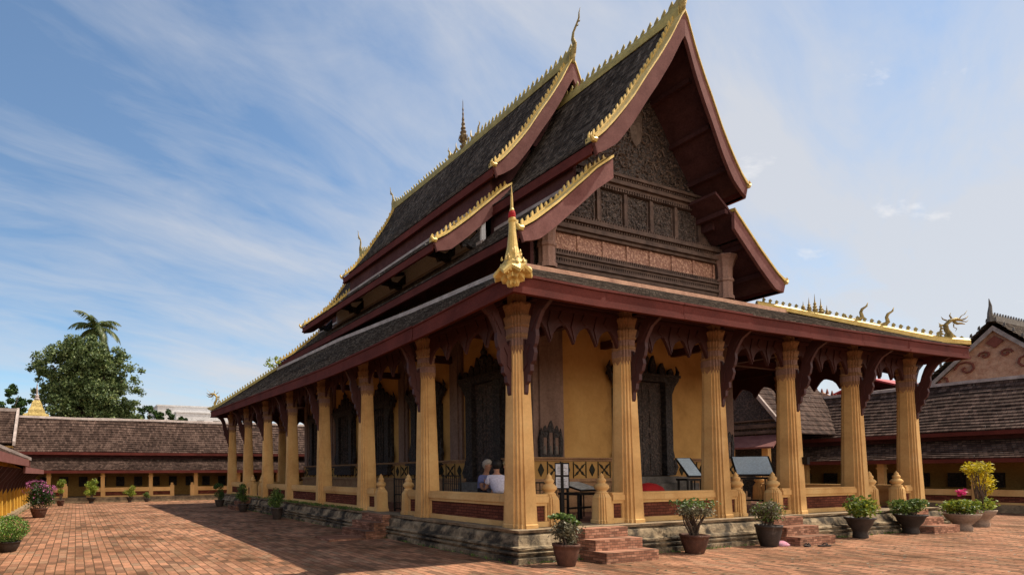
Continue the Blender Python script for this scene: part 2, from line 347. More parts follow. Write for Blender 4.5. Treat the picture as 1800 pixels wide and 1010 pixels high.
# beams, valances
def line_frame(kind,i):
    """returns f(l,o,z) mapping and length for bay i on side kind (o outward)"""
    if kind=='front': return (lambda l,o,z:(i*SX+l,-o,z)),SX
    if kind=='back': return (lambda l,o,z:((i+1)*SX-l,L+o,z)),SX
    if kind=='left': return (lambda l,o,z:(-o,(i+1)*SY-l,z)),SY
    if kind=='right': return (lambda l,o,z:(W+o,i*SY+l,z)),SY
def fbox(g,f,l0,o0,z0,l1,o1,z1):
    g.hexa([f(l0,o0,z0),f(l1,o0,z0),f(l1,o1,z0),f(l0,o1,z0),f(l0,o0,z1),f(l1,o0,z1),f(l1,o1,z1),f(l0,o1,z1)])
for kind,n in (('front',5),('back',5),('left',7),('right',7)):
    for i in range(n):
        f,ln=line_frame(kind,i)
        g=G()
        fbox(g,f,.0,-.11,4.95,ln,.11,5.24); fbox(g,f,.25,-.13,4.90,ln-.25,.13,4.945)
        for k in range(int((ln-.5)/.11)): fbox(g,f,.26+k*.11,.112,4.98,.31+k*.11,.15,5.12)
        fbox(g,f,.25,.112,5.14,ln-.25,.16,5.19)
        tp('eave_beam',g,red)
        g=G(); a=.19; na=4; w=(ln-2*a)/na; poly=[(a,4.9)]
        pts=[]
        for k in range(na):
            for q in range(9):
                t=q/8; x=a+w*(k+t); s=abs(2*t-1)
                z=4.16+.36*(1-s**2.2)+.02*math.sin(t*math.pi*4)
                if not pts or x>pts[-1][0]+1e-4: pts.append((x,z))
        # strips
        for k in range(len(pts)-1):
            (x0,z0),(x1,z1)=pts[k],pts[k+1]
            g.hexa([f(x0,-.03,z0),f(x1,-.03,z1),f(x1,.03,z1),f(x0,.03,z0),f(x0,-.03,4.895),f(x1,-.03,4.895),f(x1,.03,4.895),f(x0,.03,4.895)])
        for k in range(na+1):
            x=a+w*k
            if 0<k<na: g.plate([(x,4.2),(x+.09,4.5),(x+.05,4.62),(x,4.78),(x-.05,4.62),(x-.09,4.5)],lambda u,v,wd,f=f:f(u,.03+wd,v),.04)
        for k in range(na): 
            x=a+w*(k+.5); g.plate([(x,4.56),(x+.12,4.64),(x+.06,4.74),(x,4.84),(x-.06,4.74),(x-.12,4.64)],lambda u,v,wd,f=f:f(u,.03+wd,v),.035)
        fbox(g,f,a,.031,4.80,ln-a,.055,4.86)
        tp('valance',g,red)
# balustrades ---------------------------------------------------------
def balus(f,l0,l1):
    g=G()
    fbox(g,f,l0,-.13,P,l1,.13,P+.10); fbox(g,f,l0,-.10,P+.10,l1,.06,P+.40)
    fbox(g,f,l0,-.11,P+.40,l1,.11,P+.46); fbox(g,f,l0,-.14,P+.462,l1,.14,P+.575); fbox(g,f,l0,-.12,P+.577,l1,.12,P+.62)
    if l1-l0>.1:
        fbox(g,f,l0,.062,P+.102,l0+.05,.10,P+.398); fbox(g,f,l1-.05,.062,P+.102,l1,.10,P+.398)
    o=tp('balustrade',g,ochre)
    if l1-l0>.22:
        g=G(); fbox(g,f,l0+.052,.063,P+.103,l1-.052,.075,P+.397); link('brick_infill',g,infill,o)
    return o
def newel(f,l):
    x,y,_=f(l,0,0)
    g=G(); c=(0,0)
    g.rings([redent(.19,z=P),redent(.19,z=P+.06),redent(.17,z=P+.08),redent(.155,z=P+.52),redent(.11,z=P+.60)])
    o=tp('newel_post',g,ochre); o.location=(x,y,0)
    g=G(); g.lathe([(.10,P+.58),(.125,P+.61),(.11,P+.635),(.085,P+.645),(.115,P+.68),(.145,P+.72),(.135,P+.76),(.10,P+.80),(.07,P+.815),(.085,P+.84),(.09,P+.87),(.07,P+.905),(.045,P+.925),(.055,P+.95),(.03,P+.985),(.0,P+1.03)],n=14,cap=False)
    link('lotus_finial',g,ochre,o,True)
for kind,n in (('front',5),('back',5),('left',7),('right',7)):
    for i in range(n):
        f,ln=line_frame(kind,i)
        gate=(kind=='front' and i in (0,2,4)) or (kind=='back' and i==2) or (kind in('left','right') and i in (1,5))
        if gate:
            c=ln/2; h=.70
            balus(f,.235,c-h-.16); balus(f,c+h+.16,ln-.235); newel(f,c-h); newel(f,c+h)
        else: balus(f,.235,ln-.235)
# lower hipped roof ------------------------------------------------------
def lerp_t(tab,x):
    if x<=tab[0][0]: return tab[0][1]
    for (a,b),(c,d) in zip(tab,tab[1:]):
        if x<=c: return b+(d-b)*(x-a)/(c-a)
    return tab[-1][1]
EL=[(-.95,4.66),(0,4.61),(1.8,4.52),(4,4.45),(6.6,4.43),(9.5,4.46),(11.7,4.51),(16.6,4.60),(20,4.66),(22.39,4.72)]
EF=[(-.95,4.66),(1,4.62),(6,4.61),(10,4.64),(13,4.67),(15.25,4.71)]
CLt=[(1.9,6.52),(6.5,6.67),(11.8,6.95),(19.5,7.08)]
CFt=[(1.9,6.50),(12.4,6.50)]
OV=.95; DC=2.9
sides={
 'left': dict(e=EL,c=CLt,W=lambda d,l,z:(-OV+d,l,z),a=-.95,b=22.39),
 'front':dict(e=EF,c=CFt,W=lambda d,l,z:(l,-OV+d,z),a=-.95,b=15.25),
 'right':dict(e=[(-.95,4.71),(22.39,4.71)],c=CLt,W=lambda d,l,z:(W+OV-d,l,z),a=-.95,b=22.39),
 'back': dict(e=[(-.95,4.72),(15.25,4.71)],c=[(0,7.08),(15,7.08)],W=lambda d,l,z:(l,L+OV-d,z),a=-.95,b=15.25)}
def l1z(sd,d,l):
    e=lerp_t(sd['e'],l)+.33; c=lerp_t(sd['c'],l)-.04
    return e+(c-e)*d/DC
def tiled_sheet(g,zf,Wf,d0,d1,ends,course=.145,lift=.028,seg=.45,rn=rnd,jit=.006):
    nD=max(1,int(round((d1-d0)*1.2/course)))
    for k in range(nD):
        da=d0+(d1-d0)*k/nD; db=d0+(d1-d0)*(k+1)/nD   # da lower (eave side), db upper
        a0,b0=ends(da); a1,b1=ends(db); n=max(1,int((b0-a0)/seg))
        js=[rn.uniform(-jit,jit) for _ in range(n+1)]
        for i in range(n):
            t0=i/n; t1=(i+1)/n
            la0=a0+(b0-a0)*t0; la1=a0+(b0-a0)*t1; lb0=a1+(b1-a1)*t0; lb1=a1+(b1-a1)*t1
            p=[Wf(da,la0,zf(da,la0)+lift+js[i]),Wf(da,la1,zf(da,la1)+lift+js[i+1]),Wf(db,lb1,zf(db,lb1)),Wf(db,lb0,zf(db,lb0))]
            s0=k*course; s1=s0+course
            g.quad(*p,uv=[(la0,s0),(la1,s0),(lb1,s1),(lb0,s1)])
            q=[Wf(da,la0,zf(da,la0)-.002),Wf(da,la1,zf(da,la1)-.002)]
            g.quad(q[0],q[1],p[1],p[0],uv=[(la0,s0),(la1,s0),(la1,s0+.004),(la0,s0+.004)])
for nm,sd in sides.items():
    g=G(); tiled_sheet(g,lambda d,l,sd=sd:l1z(sd,d,l),sd['W'],-.03,4.0,lambda d,sd=sd:(sd['a']+d,sd['b']-d)); tp('veranda_roof_tiles',g,tile_dk)
    g=G(); n=24
    for k in range(n):   # soffit boards
        for q in range(4):
            d0=.02+q*1.0; d1=d0+1.0
            A=lambda d,t,sd=sd:sd['a']+d+(sd['b']-sd['a']-2*d)*t
            pts=[sd['W'](d,A(d,t),l1z(sd,d,A(d,t))-.14) for d,t in ((d0,k/n),(d0,(k+1)/n),(d1,(k+1)/n),(d1,k/n))]
            g.quad(*pts)
    tp('veranda_soffit',g,plum)
    g=G(); n=30
    js_=[rnd.uniform(-.008,.008) for _ in range(n)]; jz_=[rnd.uniform(-.006,.006) for _ in range(n)]
    for k in range(n):
        for (o0,o1,z0,z1) in ((-.005,.05,.07,.30),(-.03,.05,0,.068),(-.035,.05,.302,.345)):
            pts=[]
            for zz in (z0,z1):
                for d,t in ((o0,k/n),(o0,(k+1)/n),(o1,(k+1)/n),(o1,k/n)):
                    l=sd['a']+d+(sd['b']-sd['a']-2*d)*t; pts.append(sd['W'](d+js_[k//4],l,lerp_t(sd['e'],l)+zz+jz_[k//4]-(.012 if z0==.302 else 0)))
            g.hexa(pts)
    tp('eave_fascia',g,fascia_m)
    # upper cap line
    g=G(); 
    def capring(l): 
        d=DC; z=l1z(sd,d,l); return [sd['W'](d-.10,l,z-.05),sd['W'](d-.08,l,z+.09),sd['W'](d+.06,l,z+.14),sd['W'](d+.08,l,z)]
    a=sd['a']+DC; b=sd['b']-DC; m=30
    g.rings([capring(a+(b-a)*k/m) for k in range(m+1)]); tp('roof_cap_strip',g,copper if nm=='front' else lime)
# hips
def hip(x0,y0,dx,dy,e,c,name):
    g=G(); p0=Vector((x0,y0,e)); p1=Vector((x0+dx*3.4,y0+dy*3.4,e+(c-e)*3.4/2.9)); n=24; side=Vector((dx,-dy,0)).normalized() if True else None
    d=(p1-p0).normalized(); side=d.cross(Vector((0,0,1))).normalized()
    rs=[]
    for k in range(n+1):
        p=p0.lerp(p1,k/n); up=Vector((0,0,1))
        up0=.10*max(0,1-k/3)
        rs.append([tuple(p-side*.12+up*(-.03+up0)),tuple(p-side*.12+up*(.09+up0)),tuple(p-side*.05+up*(.15+up0)),tuple(p+side*.05+up*(.15+up0)),tuple(p+side*.12+up*(.09+up0)),tuple(p+side*.12+up*(-.03+up0))])
    g.rings(rs); o=tp('hip_ridge',g,gold if name else ridge_m)
    c_=G(); m=int((p1-p0).length/.17)
    for k in range(1,m):
        p=p0.lerp(p1,k/m)+Vector((0,0,.15)); 
        c_.plate([(-.03,0),(.06,0),(.05,.05),(.09,.10),(.03,.15),(-.01,.10),(.0,.06)],lambda u,v,w,p=p,d=d,side=side:tuple(p-d*u+Vector((0,0,v))+side*w),.03)
    link('hip_crest',c_,ridge_m,o); return p0,p1,d
hip(-.95,-.95,1,1,4.98,6.52,0)
hR=hip(15.25,-.95,-1,1,5.02,6.52,1)
hB=hip(-.95,22.39,1,-1,5.03,7.08,0)
hip(15.25,22.39,-1,-1,5.03,7.08,0)
# naga heads on hips
def naga(loc,ang,sc=1,mat=carving_m):
    g=G(); X=lambda u,v:(u*sc,0,v*sc)
    g.tube([X(-.25,.0),X(-.12,.10),X(-.10,.3),X(-.2,.5),X(-.22,.68),X(-.1,.82),X(.06,.86),X(.22,.80)],[.1*sc,.13*sc,.12*sc,.10*sc,.10*sc,.11*sc,.10*sc,.05*sc],8,(.6,1))
    g.tube([X(.0,.78),X(.1,.70),X(.2,.70),X(.3,.66)],[.05*sc,.045*sc,.035*sc,.012*sc],6)
    for pts,rd in (([X(.15,.86),X(.22,.98),X(.3,1.02),X(.38,1.16)],.035),([X(.2,.82),X(.32,.86),X(.40,.95)],.03),([X(.22,.78),X(.34,.74),X(.40,.80)],.025),
                   ([X(-.05,.9),X(-.1,1.02),X(-.06,1.12)],.045),([X(-.18,.84),X(-.28,.9),X(-.33,1.0)],.045),([X(-.27,.68),X(-.36,.7),X(-.4,.78)],.035),([X(-.0,.7),X(.0,.58),X(.08,.52),X(.04,.42)],.03)):
        g.tube(pts,[rd*sc]+[rd*sc*.7]*(len(pts)-2)+[.006*sc],5,(.5,1))
    for k in range(6): g.plate([(-.1,.0),(.0,.02),(-.08,.12)],lambda u,v,w,k=k:((-.27-.02*(k%2)+u)*sc,w,(.12+.1*k+v)*sc),.04)
    g.plate([(-.45,-.1),(.15,-.1),(.32,-.02),(.3,.05),(.1,.1),(-.3,.12)],lambda u,v,w:(u*sc,w,v*sc),.2*sc)
    o=tp('naga_finial',g,mat,True); o.location=loc; o.rotation_euler=(0,0,ang); return o
naga((15.05,-.75,5.18),R(-45),.78)
naga((-.85,22.3,5.2),R(150),.95)
naga((15.05,22.2,5.2),R(45),.85)
# near corner lotus finial
g=G()
def petals(r,z,tooth,n=16): r=r*.70; return [(r*(1+(.10 if j%2 else -.06)*(tooth>0))*math.cos(2*math.pi*j/n),r*(1+(.10 if j%2 else -.06)*(tooth>0))*math.sin(2*math.pi*j/n),z-(tooth if j%2 else 0)) for j in range(n)]
g.rings([petals(.04,-.12,0),petals(.13,-.04,.05),petals(.15,.02,.05),petals(.25,.06,.07),petals(.27,.10,.05),petals(.42,.14,.10),petals(.44,.19,.10),petals(.30,.24,.03),petals(.27,.30,.04),petals(.19,.35,.02),petals(.165,.44,.01),petals(.13,.56,.0),petals(.11,.68,0),petals(.085,.86,0),petals(.075,1.0,0),petals(.09,1.02,0),petals(.09,1.06,0),petals(.075,1.08,0)])
g.rings([petals(.05,1.19,0),petals(.058,1.21,0),petals(.035,1.25,0),petals(.03,1.40,0),petals(.012,1.58,0),petals(.002,1.66,0)])
for k in range(26):
    a=rnd.uniform(0,6.28); z=rnd.uniform(.0,.45); r=.36-.5*max(0,z-.12)*.9; 
    c=(math.cos(a)*r*.70,math.sin(a)*r*.70,z); g.tube([c,(c[0]*1.06,c[1]*1.06,z+.03),(c[0]*1.02,c[1]*1.02,z+.07)],[.024,.016,.004],5)
o=tp('corner_finial',g,gold); o.location=(-.93,-.93,4.86)
g=G(); g.lathe([(.06,1.078),(.062,1.10),(.06,1.15),(.045,1.192)],n=12); link('red_collar',g,redcloth,o)
# small spires and swans on right hip
def along_hip(t): 
    p0,p1,d=hR; return p0.lerp(p1,t)
def spire(h,r,name='hip_spire',mat=carving_m):
    g=G(); pr=[(r,0),(r*1.1,.1*h),(r*.6,.16*h),(r*1.0,.22*h),(r*.5,.3*h),(r*.8,.36*h),(r*.35,.45*h),(r*.6,.5*h),(r*.22,.6*h),(r*.12,.8*h),(.002,h)]
    g.lathe(pr,n=10,cap=False); return g
d=hR[2]
for k,h in enumerate((.34,.52,.62,.48,.32)):
    p=along_hip(.70)+d*(k-2)*.15+Vector((0,0,.10)); o=tp('hip_spire',spire(h,.07),carving_m); o.location=p
def swan(p,ang,s=1):
    g=G(); X=lambda u,v:(u*s,0,v*s)
    g.tube([X(-.24,.1),X(-.1,.04),X(.05,.05),X(.15,.14),X(.12,.3),X(.16,.4),X(.27,.48),X(.31,.6)],[.03*s,.08*s,.09*s,.06*s,.045*s,.045*s,.03*s,.006*s],6,(.6,1))
    g.tube([X(-.16,.08),X(-.26,.16),X(-.27,.28)],[.05*s,.035*s,.008],5)
    o=tp('naga_swan',g,carving_m,True); o.location=p; o.rotation_euler=(0,0,ang)
for t in (.50,.38): swan(along_hip(t)+Vector((0,0,.12)),R(-45),.9)

# upper tiers ------------------------------------------------------------
U2=[(0,13.86),(.12,13.70),(.5,13.02),(.9,12.42),(1.3,11.88),(1.76,11.22),(2.05,10.86),(2.4,10.46),(2.75,10.10),(3.05,9.86)]
L2=[(2.1,9.74),(2.7,9.33),(3.1,8.98),(3.6,8.56),(4.0,8.22),(4.42,7.90),(4.8,7.62),(5.22,7.38)]
def pz(tab,u): return lerp_t(tab,u)
def resample(tab,n):
    a,b=tab[0][0],tab[-1][0]; return [(a+(b-a)*i/n,pz(tab,a+(b-a)*i/n)) for i in range(n+1)]
def roof_side(tab,dz,u0,yfun,s,name_t,name_s,zadj=lambda l:0):
    """tab profile; s=-1 left +1 right; yfun(z)->front y; mirrored at back"""
    um=tab[-1][0]; zf=lambda u,l:pz(tab,u)+dz+zadj(l)
    Wf=lambda d,l,z:(M+s*(um-d),l,z)
    zd=lambda d,l:zf(um-d,l)
    ends=lambda d:(yfun(pz(tab,um-d)+dz)+.02,L-yfun(pz(tab,um-d)+dz)-.02)
    g=G(); tiled_sheet(g,zd,Wf,-.02,um-u0,ends,seg=.5); o=tp(name_t,g,tile_dk)
    g=G(); n=14
    for i in range(n):
        u1=u0+(um-u0)*i/n; u2=u0+(um-u0)*(i+1)/n
        for j in range(12):
            def pt(u,t):
                z=pz(tab,u)+dz; a=yfun(z)+.03; b=L-yfun(z)-.03; y=a+(b-a)*t; return (M+s*u,y,z-.12+zadj(y))
            g.quad(pt(u1,j/12),pt(u1,(j+1)/12),pt(u2,(j+1)/12),pt(u2,j/12))
    tp(name_s,g,plum)
    # purlins under the soffit
    return o
def eave_fascia(tab,dz,yfun,s,h=.28):
    g=G(); u,z=tab[-1]; z+=dz; a=yfun(z)+.08; b=L-a
    x=M+s*u
    for (o0,o1,z0,z1) in ((-.06,.0,-h,-.02),(-.06,.03,-h,-h+.07)):
        xs=sorted((x+s*o0,x+s*o1)); g.box(xs[0],a,z+z0-.002*(o1>0),xs[1],b,z+z1)
    tp('eave_fascia',g,fascia_m)
def gable_edge(tab,dz,yfun,s,back,u0,depth,teeth=True):
    """bargeboard + gilt edge + crest on one slope"""
    pts=resample(tab,26); pts=[p for p in pts if p[0]>=u0]
    if pts[0][0]>u0: pts=[(u0,pz(tab,u0))]+pts
    Y=lambda z:(L-yfun(z)) if back else yfun(z)
    sg=1 if back else -1      # outward direction in y
    def ring_red(i):
        u,z=pts[i]; z+=dz; t=i/(len(pts)-1); dd=depth(t); y=Y(z)
        return [(M+s*u,y,z-.02),(M+s*u,y-sg*.08,z-.02),(M+s*(u-(.10 if t>.97 else 0)),y-sg*.08,z-dd),(M+s*(u-(.10 if t>.97 else 0)),y,z-dd)]
    g=G(); g.rings([ring_red(i) for i in range(len(pts))]); o=tp('bargeboard',g,barge_m)
    g=G(); rs=[]
    for i,(u,z) in enumerate(pts):
        z+=dz; y=Y(z); t=i/(len(pts)-1); e=.05*max(0,(t-.93)/.07)
        rs.append([(M+s*u,y+sg*.03,z+.02),(M+s*u,y+sg*.03,z+.085+e),(M+s*u,y-sg*.27,z+.12+e),(M+s*u,y-sg*.27,z-.0)])
    g.rings(rs)
    u,z=pts[-1]; z+=dz; y=Y(z)
    g.tube([(M+s*(u-.05),y,z+.02),(M+s*(u+.05),y,z+.02),(M+s*(u+.12),y,z+.10),(M+s*(u+.08),y,z+.2)],[.075,.06,.035,.008],6)
    link('gilt_edge',g,gold,o)
    g=G(); 
    seg=[0]
    for i in range(1,len(pts)): seg.append(seg[-1]+math.hypot(pts[i][0]-pts[i-1][0],pts[i][1]-pts[i-1][1]))
    n=int(seg[-1]/.19)
    for k in range(n):
        q=(k+.6)/n*seg[-1]; i=max(j for j in range(len(seg)) if seg[j]<=q); i=min(i,len(pts)-2); t=(q-seg[i])/(seg[i+1]-seg[i])
        u=pts[i][0]+(pts[i+1][0]-pts[i][0])*t; z=pts[i][1]+(pts[i+1][1]-pts[i][1])*t+dz; y=Y(z)-sg*.23
        g.plate([(-.04,.10),(.015,.10),(.02,.17),(.028,.225),(-.01,.30),(-.045,.235),(-.05,.17)],lambda a,b,w,u=u,z=z,y=y,q=rnd.uniform(.72,1.12),e=rnd.uniform(-.12,.12):(M+s*(u+a+e*(b-.1)),y+w,z+.1+(b-.1)*q),.04)
    g.rings([[(M+s*u,Y(z+dz)-sg*.255,z+dz+.10),(M+s*u,Y(z+dz)-sg*.205,z+dz+.10),(M+s*u,Y(z+dz)-sg*.205,z+dz+.145),(M+s*u,Y(z+dz)-sg*.255,z+dz+.145)] for u,z in pts])
    link('gilt_crest',g,gold,o)
def ridge(z,y0,y1,rise=True):
    g=G(); n=40; rs=[]
    for k in range(n+1):
        t=k/n; y=y0+(y1-y0)*t; e=min(t,1-t)*(y1-y0); r=.20*max(0,1-e/1.1)**2; sag=-.06*math.sin(math.pi*t)
        zz=z+sag
        rs.append([(M-.13,y,zz-.16),(M-.12,y,zz-.02+r*.5),(M-.07,y,zz+.13+r),(M+.07,y,zz+.13+r),(M+.12,y,zz-.02+r*.5),(M+.13,y,zz-.16)])
    g.rings(rs); o=tp('ridge',g,ridge_m)
    g=G(); n=int((y1-y0)/.21)
    for k in range(n):
        t=(k+.5)/n; y=y0+(y1-y0)*t; e=min(t,1-t)*(y1-y0); r=.20*max(0,1-e/1.1)**2; zz=z-.06*math.sin(math.pi*t)+.13+r
        sgn=-1 if t<.5 else 1
        g.plate([(-.05,0),(.05,0),(.055,.07),(.10,.15),(.08,.24),(.03,.17),(-.01,.12),(-.03,.06)],lambda a,b,w,y=y,zz=zz,sgn=sgn,q=rnd.uniform(.75,1.15):(M+w,y+sgn*a,zz+b*q),.04)
    link('ridge_crest',g,ridge_m,o)
def chofa(y,z,sgn,sc=1):
    g=G(); X=lambda u,v:(0,sgn*u*sc,v*sc)
    g.tube([X(-.55,-.12),X(-.25,.0),X(.0,.22),X(.08,.5),X(-.02,.8),X(.02,1.05),X(.2,1.28),X(.32,1.46),X(.33,1.68),X(.40,1.86)],[.12*sc,.17*sc,.16*sc,.11*sc,.08*sc,.06*sc,.055*sc,.045*sc,.028*sc,.006*sc],8,(.55,1))
    g.tube([X(.2,1.25),X(.26,1.18),X(.3,1.20)],[.03,.02,.004],5); g.tube([X(.27,1.36),X(.35,1.3),X(.38,1.33)],[.03,.02,.004],5)
    g.tube([X(.0,.22),X(-.05,.0),X(-.02,-.25)],[.13*sc,.12*sc,.08*sc],8,(.8,1))
    o=tp('ridge_finial',g,carving_m,True); o.location=(M,y,z)
yU2f=lambda z:1.67-(z-9.86)*.078
yU2c=lambda z:5.30-(z-11.0)*.070
yL2=lambda z:1.92
yU1=lambda z:5.40
DU=1.22; DL=1.05
dep=lambda t:.30+.22*min(1,(1-t)*5)
depS=lambda t:.34+.30*min(1,(1-t)*4)
for s in (-1,1):
    roof_side(U2,0,0,yU2f,s,'front_gable_roof_tiles','front_gable_soffit')
    roof_side(U2,DU,0,yU2c,s,'main_roof_tiles','main_roof_soffit')
    lz=lambda l:.22*max(0,1-(l-1.9)/4.8) if False else 0
    roof_side(L2,0,3.45,yL2,s,'skirt_roof_tiles','skirt_roof_soffit',zadj=lz)
    roof_side(L2,DL,2.85,yU1,s,'middle_roof_tiles','middle_roof_soffit')
    for (ya,yb) in ((1.94,5.35),(L-5.35,L-1.94)):
        g=G(); tiled_sheet(g,lambda d,l:pz(L2,3.45-d),lambda d,l,z,s=s:(M+s*(3.45-d),l,z),0,.62,lambda d:(ya,yb),seg=.5); tp('skirt_roof_tiles',g,tile_dk)
    eave_fascia(U2,0,yU2f,s,.30); eave_fascia(U2,DU,yU2c,s,.30); eave_fascia(L2,0,yL2,s,.26); eave_fascia(L2,DL,yU1,s,.26)
    for back in (False,True):
        gable_edge(U2,0,yU2f,s,back,.0,depS); gable_edge(U2,DU,yU2c,s,back,.0,depS)
        gable_edge(L2,0,yL2,s,back,2.82 if (s>0) else 2.1,dep); gable_edge(L2,DL,yU1,s,back,2.3,dep)
    # soffit of skirt roof continuing up under the gable overhang + purlins
    for (ya,yb,dz) in ((1.98,3.0,0),(L-3.0,L-1.98,0),(5.46,5.9,DL),(L-5.9,L-5.46,DL)):
        g=G()
        tb=[p for p in resample(L2,12) if p[0]<=3.6]
        for (u1,z1),(u2,z2) in zip(tb,tb[1:]):
            g.hexa([(M+s*u1,ya,z1+dz-.12),(M+s*u2,ya,z2+dz-.12),(M+s*u2,yb,z2+dz-.12),(M+s*u1,yb,z1+dz-.12),(M+s*u1,ya,z1+dz-.04),(M+s*u2,ya,z2+dz-.04),(M+s*u2,yb,z2+dz-.04),(M+s*u1,yb,z1+dz-.04)])
        tp('gable_soffit',g,plum)
    for us,tb,dz,ya,yb in (((.75,1.55,2.35),U2,0,1.75,3.0),((2.6,3.6,4.5),L2,0,2.0,3.05)):
        for u in us:
            g=G(); z=pz(tb,u)+dz; g.box(M+s*u-.07,ya,z-.26,M+s*u+.07,yb,z-.125); tp('purlin',g,plum)
    # caps at clerestory
    for (dz,ya,yb,uc) in ((0,5.3,L-5.3,3.55),(0,1.96,5.4,2.95),(0,L-5.4,L-1.96,2.95),(DL,5.5,L-5.5,2.95)):
        g=G(); n=30; rs=[]
        for k in range(n+1):
            y=ya+(yb-ya)*k/n; z=pz(L2,uc)+dz; x=M+s*uc; rs.append([(x+s*.07,y,z-.04),(x+s*.06,y,z+.06),(x-s*.03,y,z+.09),(x-s*.08,y,z-.0)])
        g.rings(rs); tp('roof_cap_strip',g,lime)
    # clerestory walls
    xw=M+s*3.46; xi=M+s*3.30
    g=G(); g.box(min(xw,xi),5.45,8.3,max(xw,xi),L-5.45,9.55); tp('clerestory_wall',g,cream)
    g=G();     xw2=M+s*2.86; xi2=M+s*2.76; g.box(min(xw2,xi2),5.75,9.9,max(xw2,xi2),L-5.75,11.1)
    g.box(min(xw2,xi2),2.5,8.9,max(xw2,xi2),5.74,9.95); g.box(min(xw2,xi2),L-5.74,8.9,max(xw2,xi2),L-2.5,9.95)
    tp('dark_clerestory_boarding',g,plum)
    for y in (6.84,9.87,L-9.87+1.7,L-6.84+1.9,5.6):
        g=G(); g.beam((M+s*3.45,y,8.62),(M+s*4.75,y,8.72),.12,.14); g.beam((M+s*4.0,y,8.5),(M+s*4.3,y,9.15),.11,.16); g.beam((M+s*3.5,y,9.15),(M+s*4.6,y,8.9),.1,.12)
        g.plate([(3.46,8.55),(3.75,8.5),(4.05,8.62),(4.1,8.78),(3.8,8.75),(3.6,8.95),(3.46,9.1)],lambda u,v,w,y=y:(M+s*u,y+w,v),.14)
        tp('eave_strut',g,black)
ridge(13.93,1.45,L-1.45); 
ridge(13.93+DU,5.05,L-5.05)
chofa(1.40,14.05,-1); chofa(L-1.40,14.05,1,.85); chofa(5.0,14.95+.2,-1,.78); chofa(L-5.0,15.1,1,.72)
# central ridge spire with attendants
g=G(); g.lathe([(r*.62,z) for r,z in [(.16,0),(.2,.1),(.13,.2),(.17,.3),(.24,.42),(.26,.55),(.16,.62),(.22,.72),(.12,.8),(.17,.88),(.09,.98),(.13,1.06),(.07,1.18),(.09,1.25),(.045,1.4),(.06,1.5),(.03,1.6),(.055,1.68),(.025,1.78),(.02,2.0),(.003,2.12)]],n=12,cap=False)
for k in range(8):
    a=k*math.pi/4; g.tube([(.11*math.cos(a),.11*math.sin(a),.3),(.19*math.cos(a),.19*math.sin(a),.42),(.17*math.cos(a),.17*math.sin(a),.6)],[.03,.02,.005],5)
o=tp('ridge_spire',g,spire_m); o.location=(M,10.7,15.18)
for y,sg in ((9.9,-1),(11.5,1)):
    g=G(); g.tube([(0,sg*-.25,.1),(0,0,.05),(0,sg*.15,.15),(0,sg*.16,.35),(0,sg*.25,.45),(0,sg*.2,.58)],[.04,.08,.07,.045,.03,.006],6,(.6,1)); g.tube([(0,sg*-.2,.1),(0,sg*-.32,.25),(0,sg*-.3,.5)],[.05,.035,.006],5)
    o=tp('ridge_swan',g,carving_m,True); o.location=(M,y,15.22)
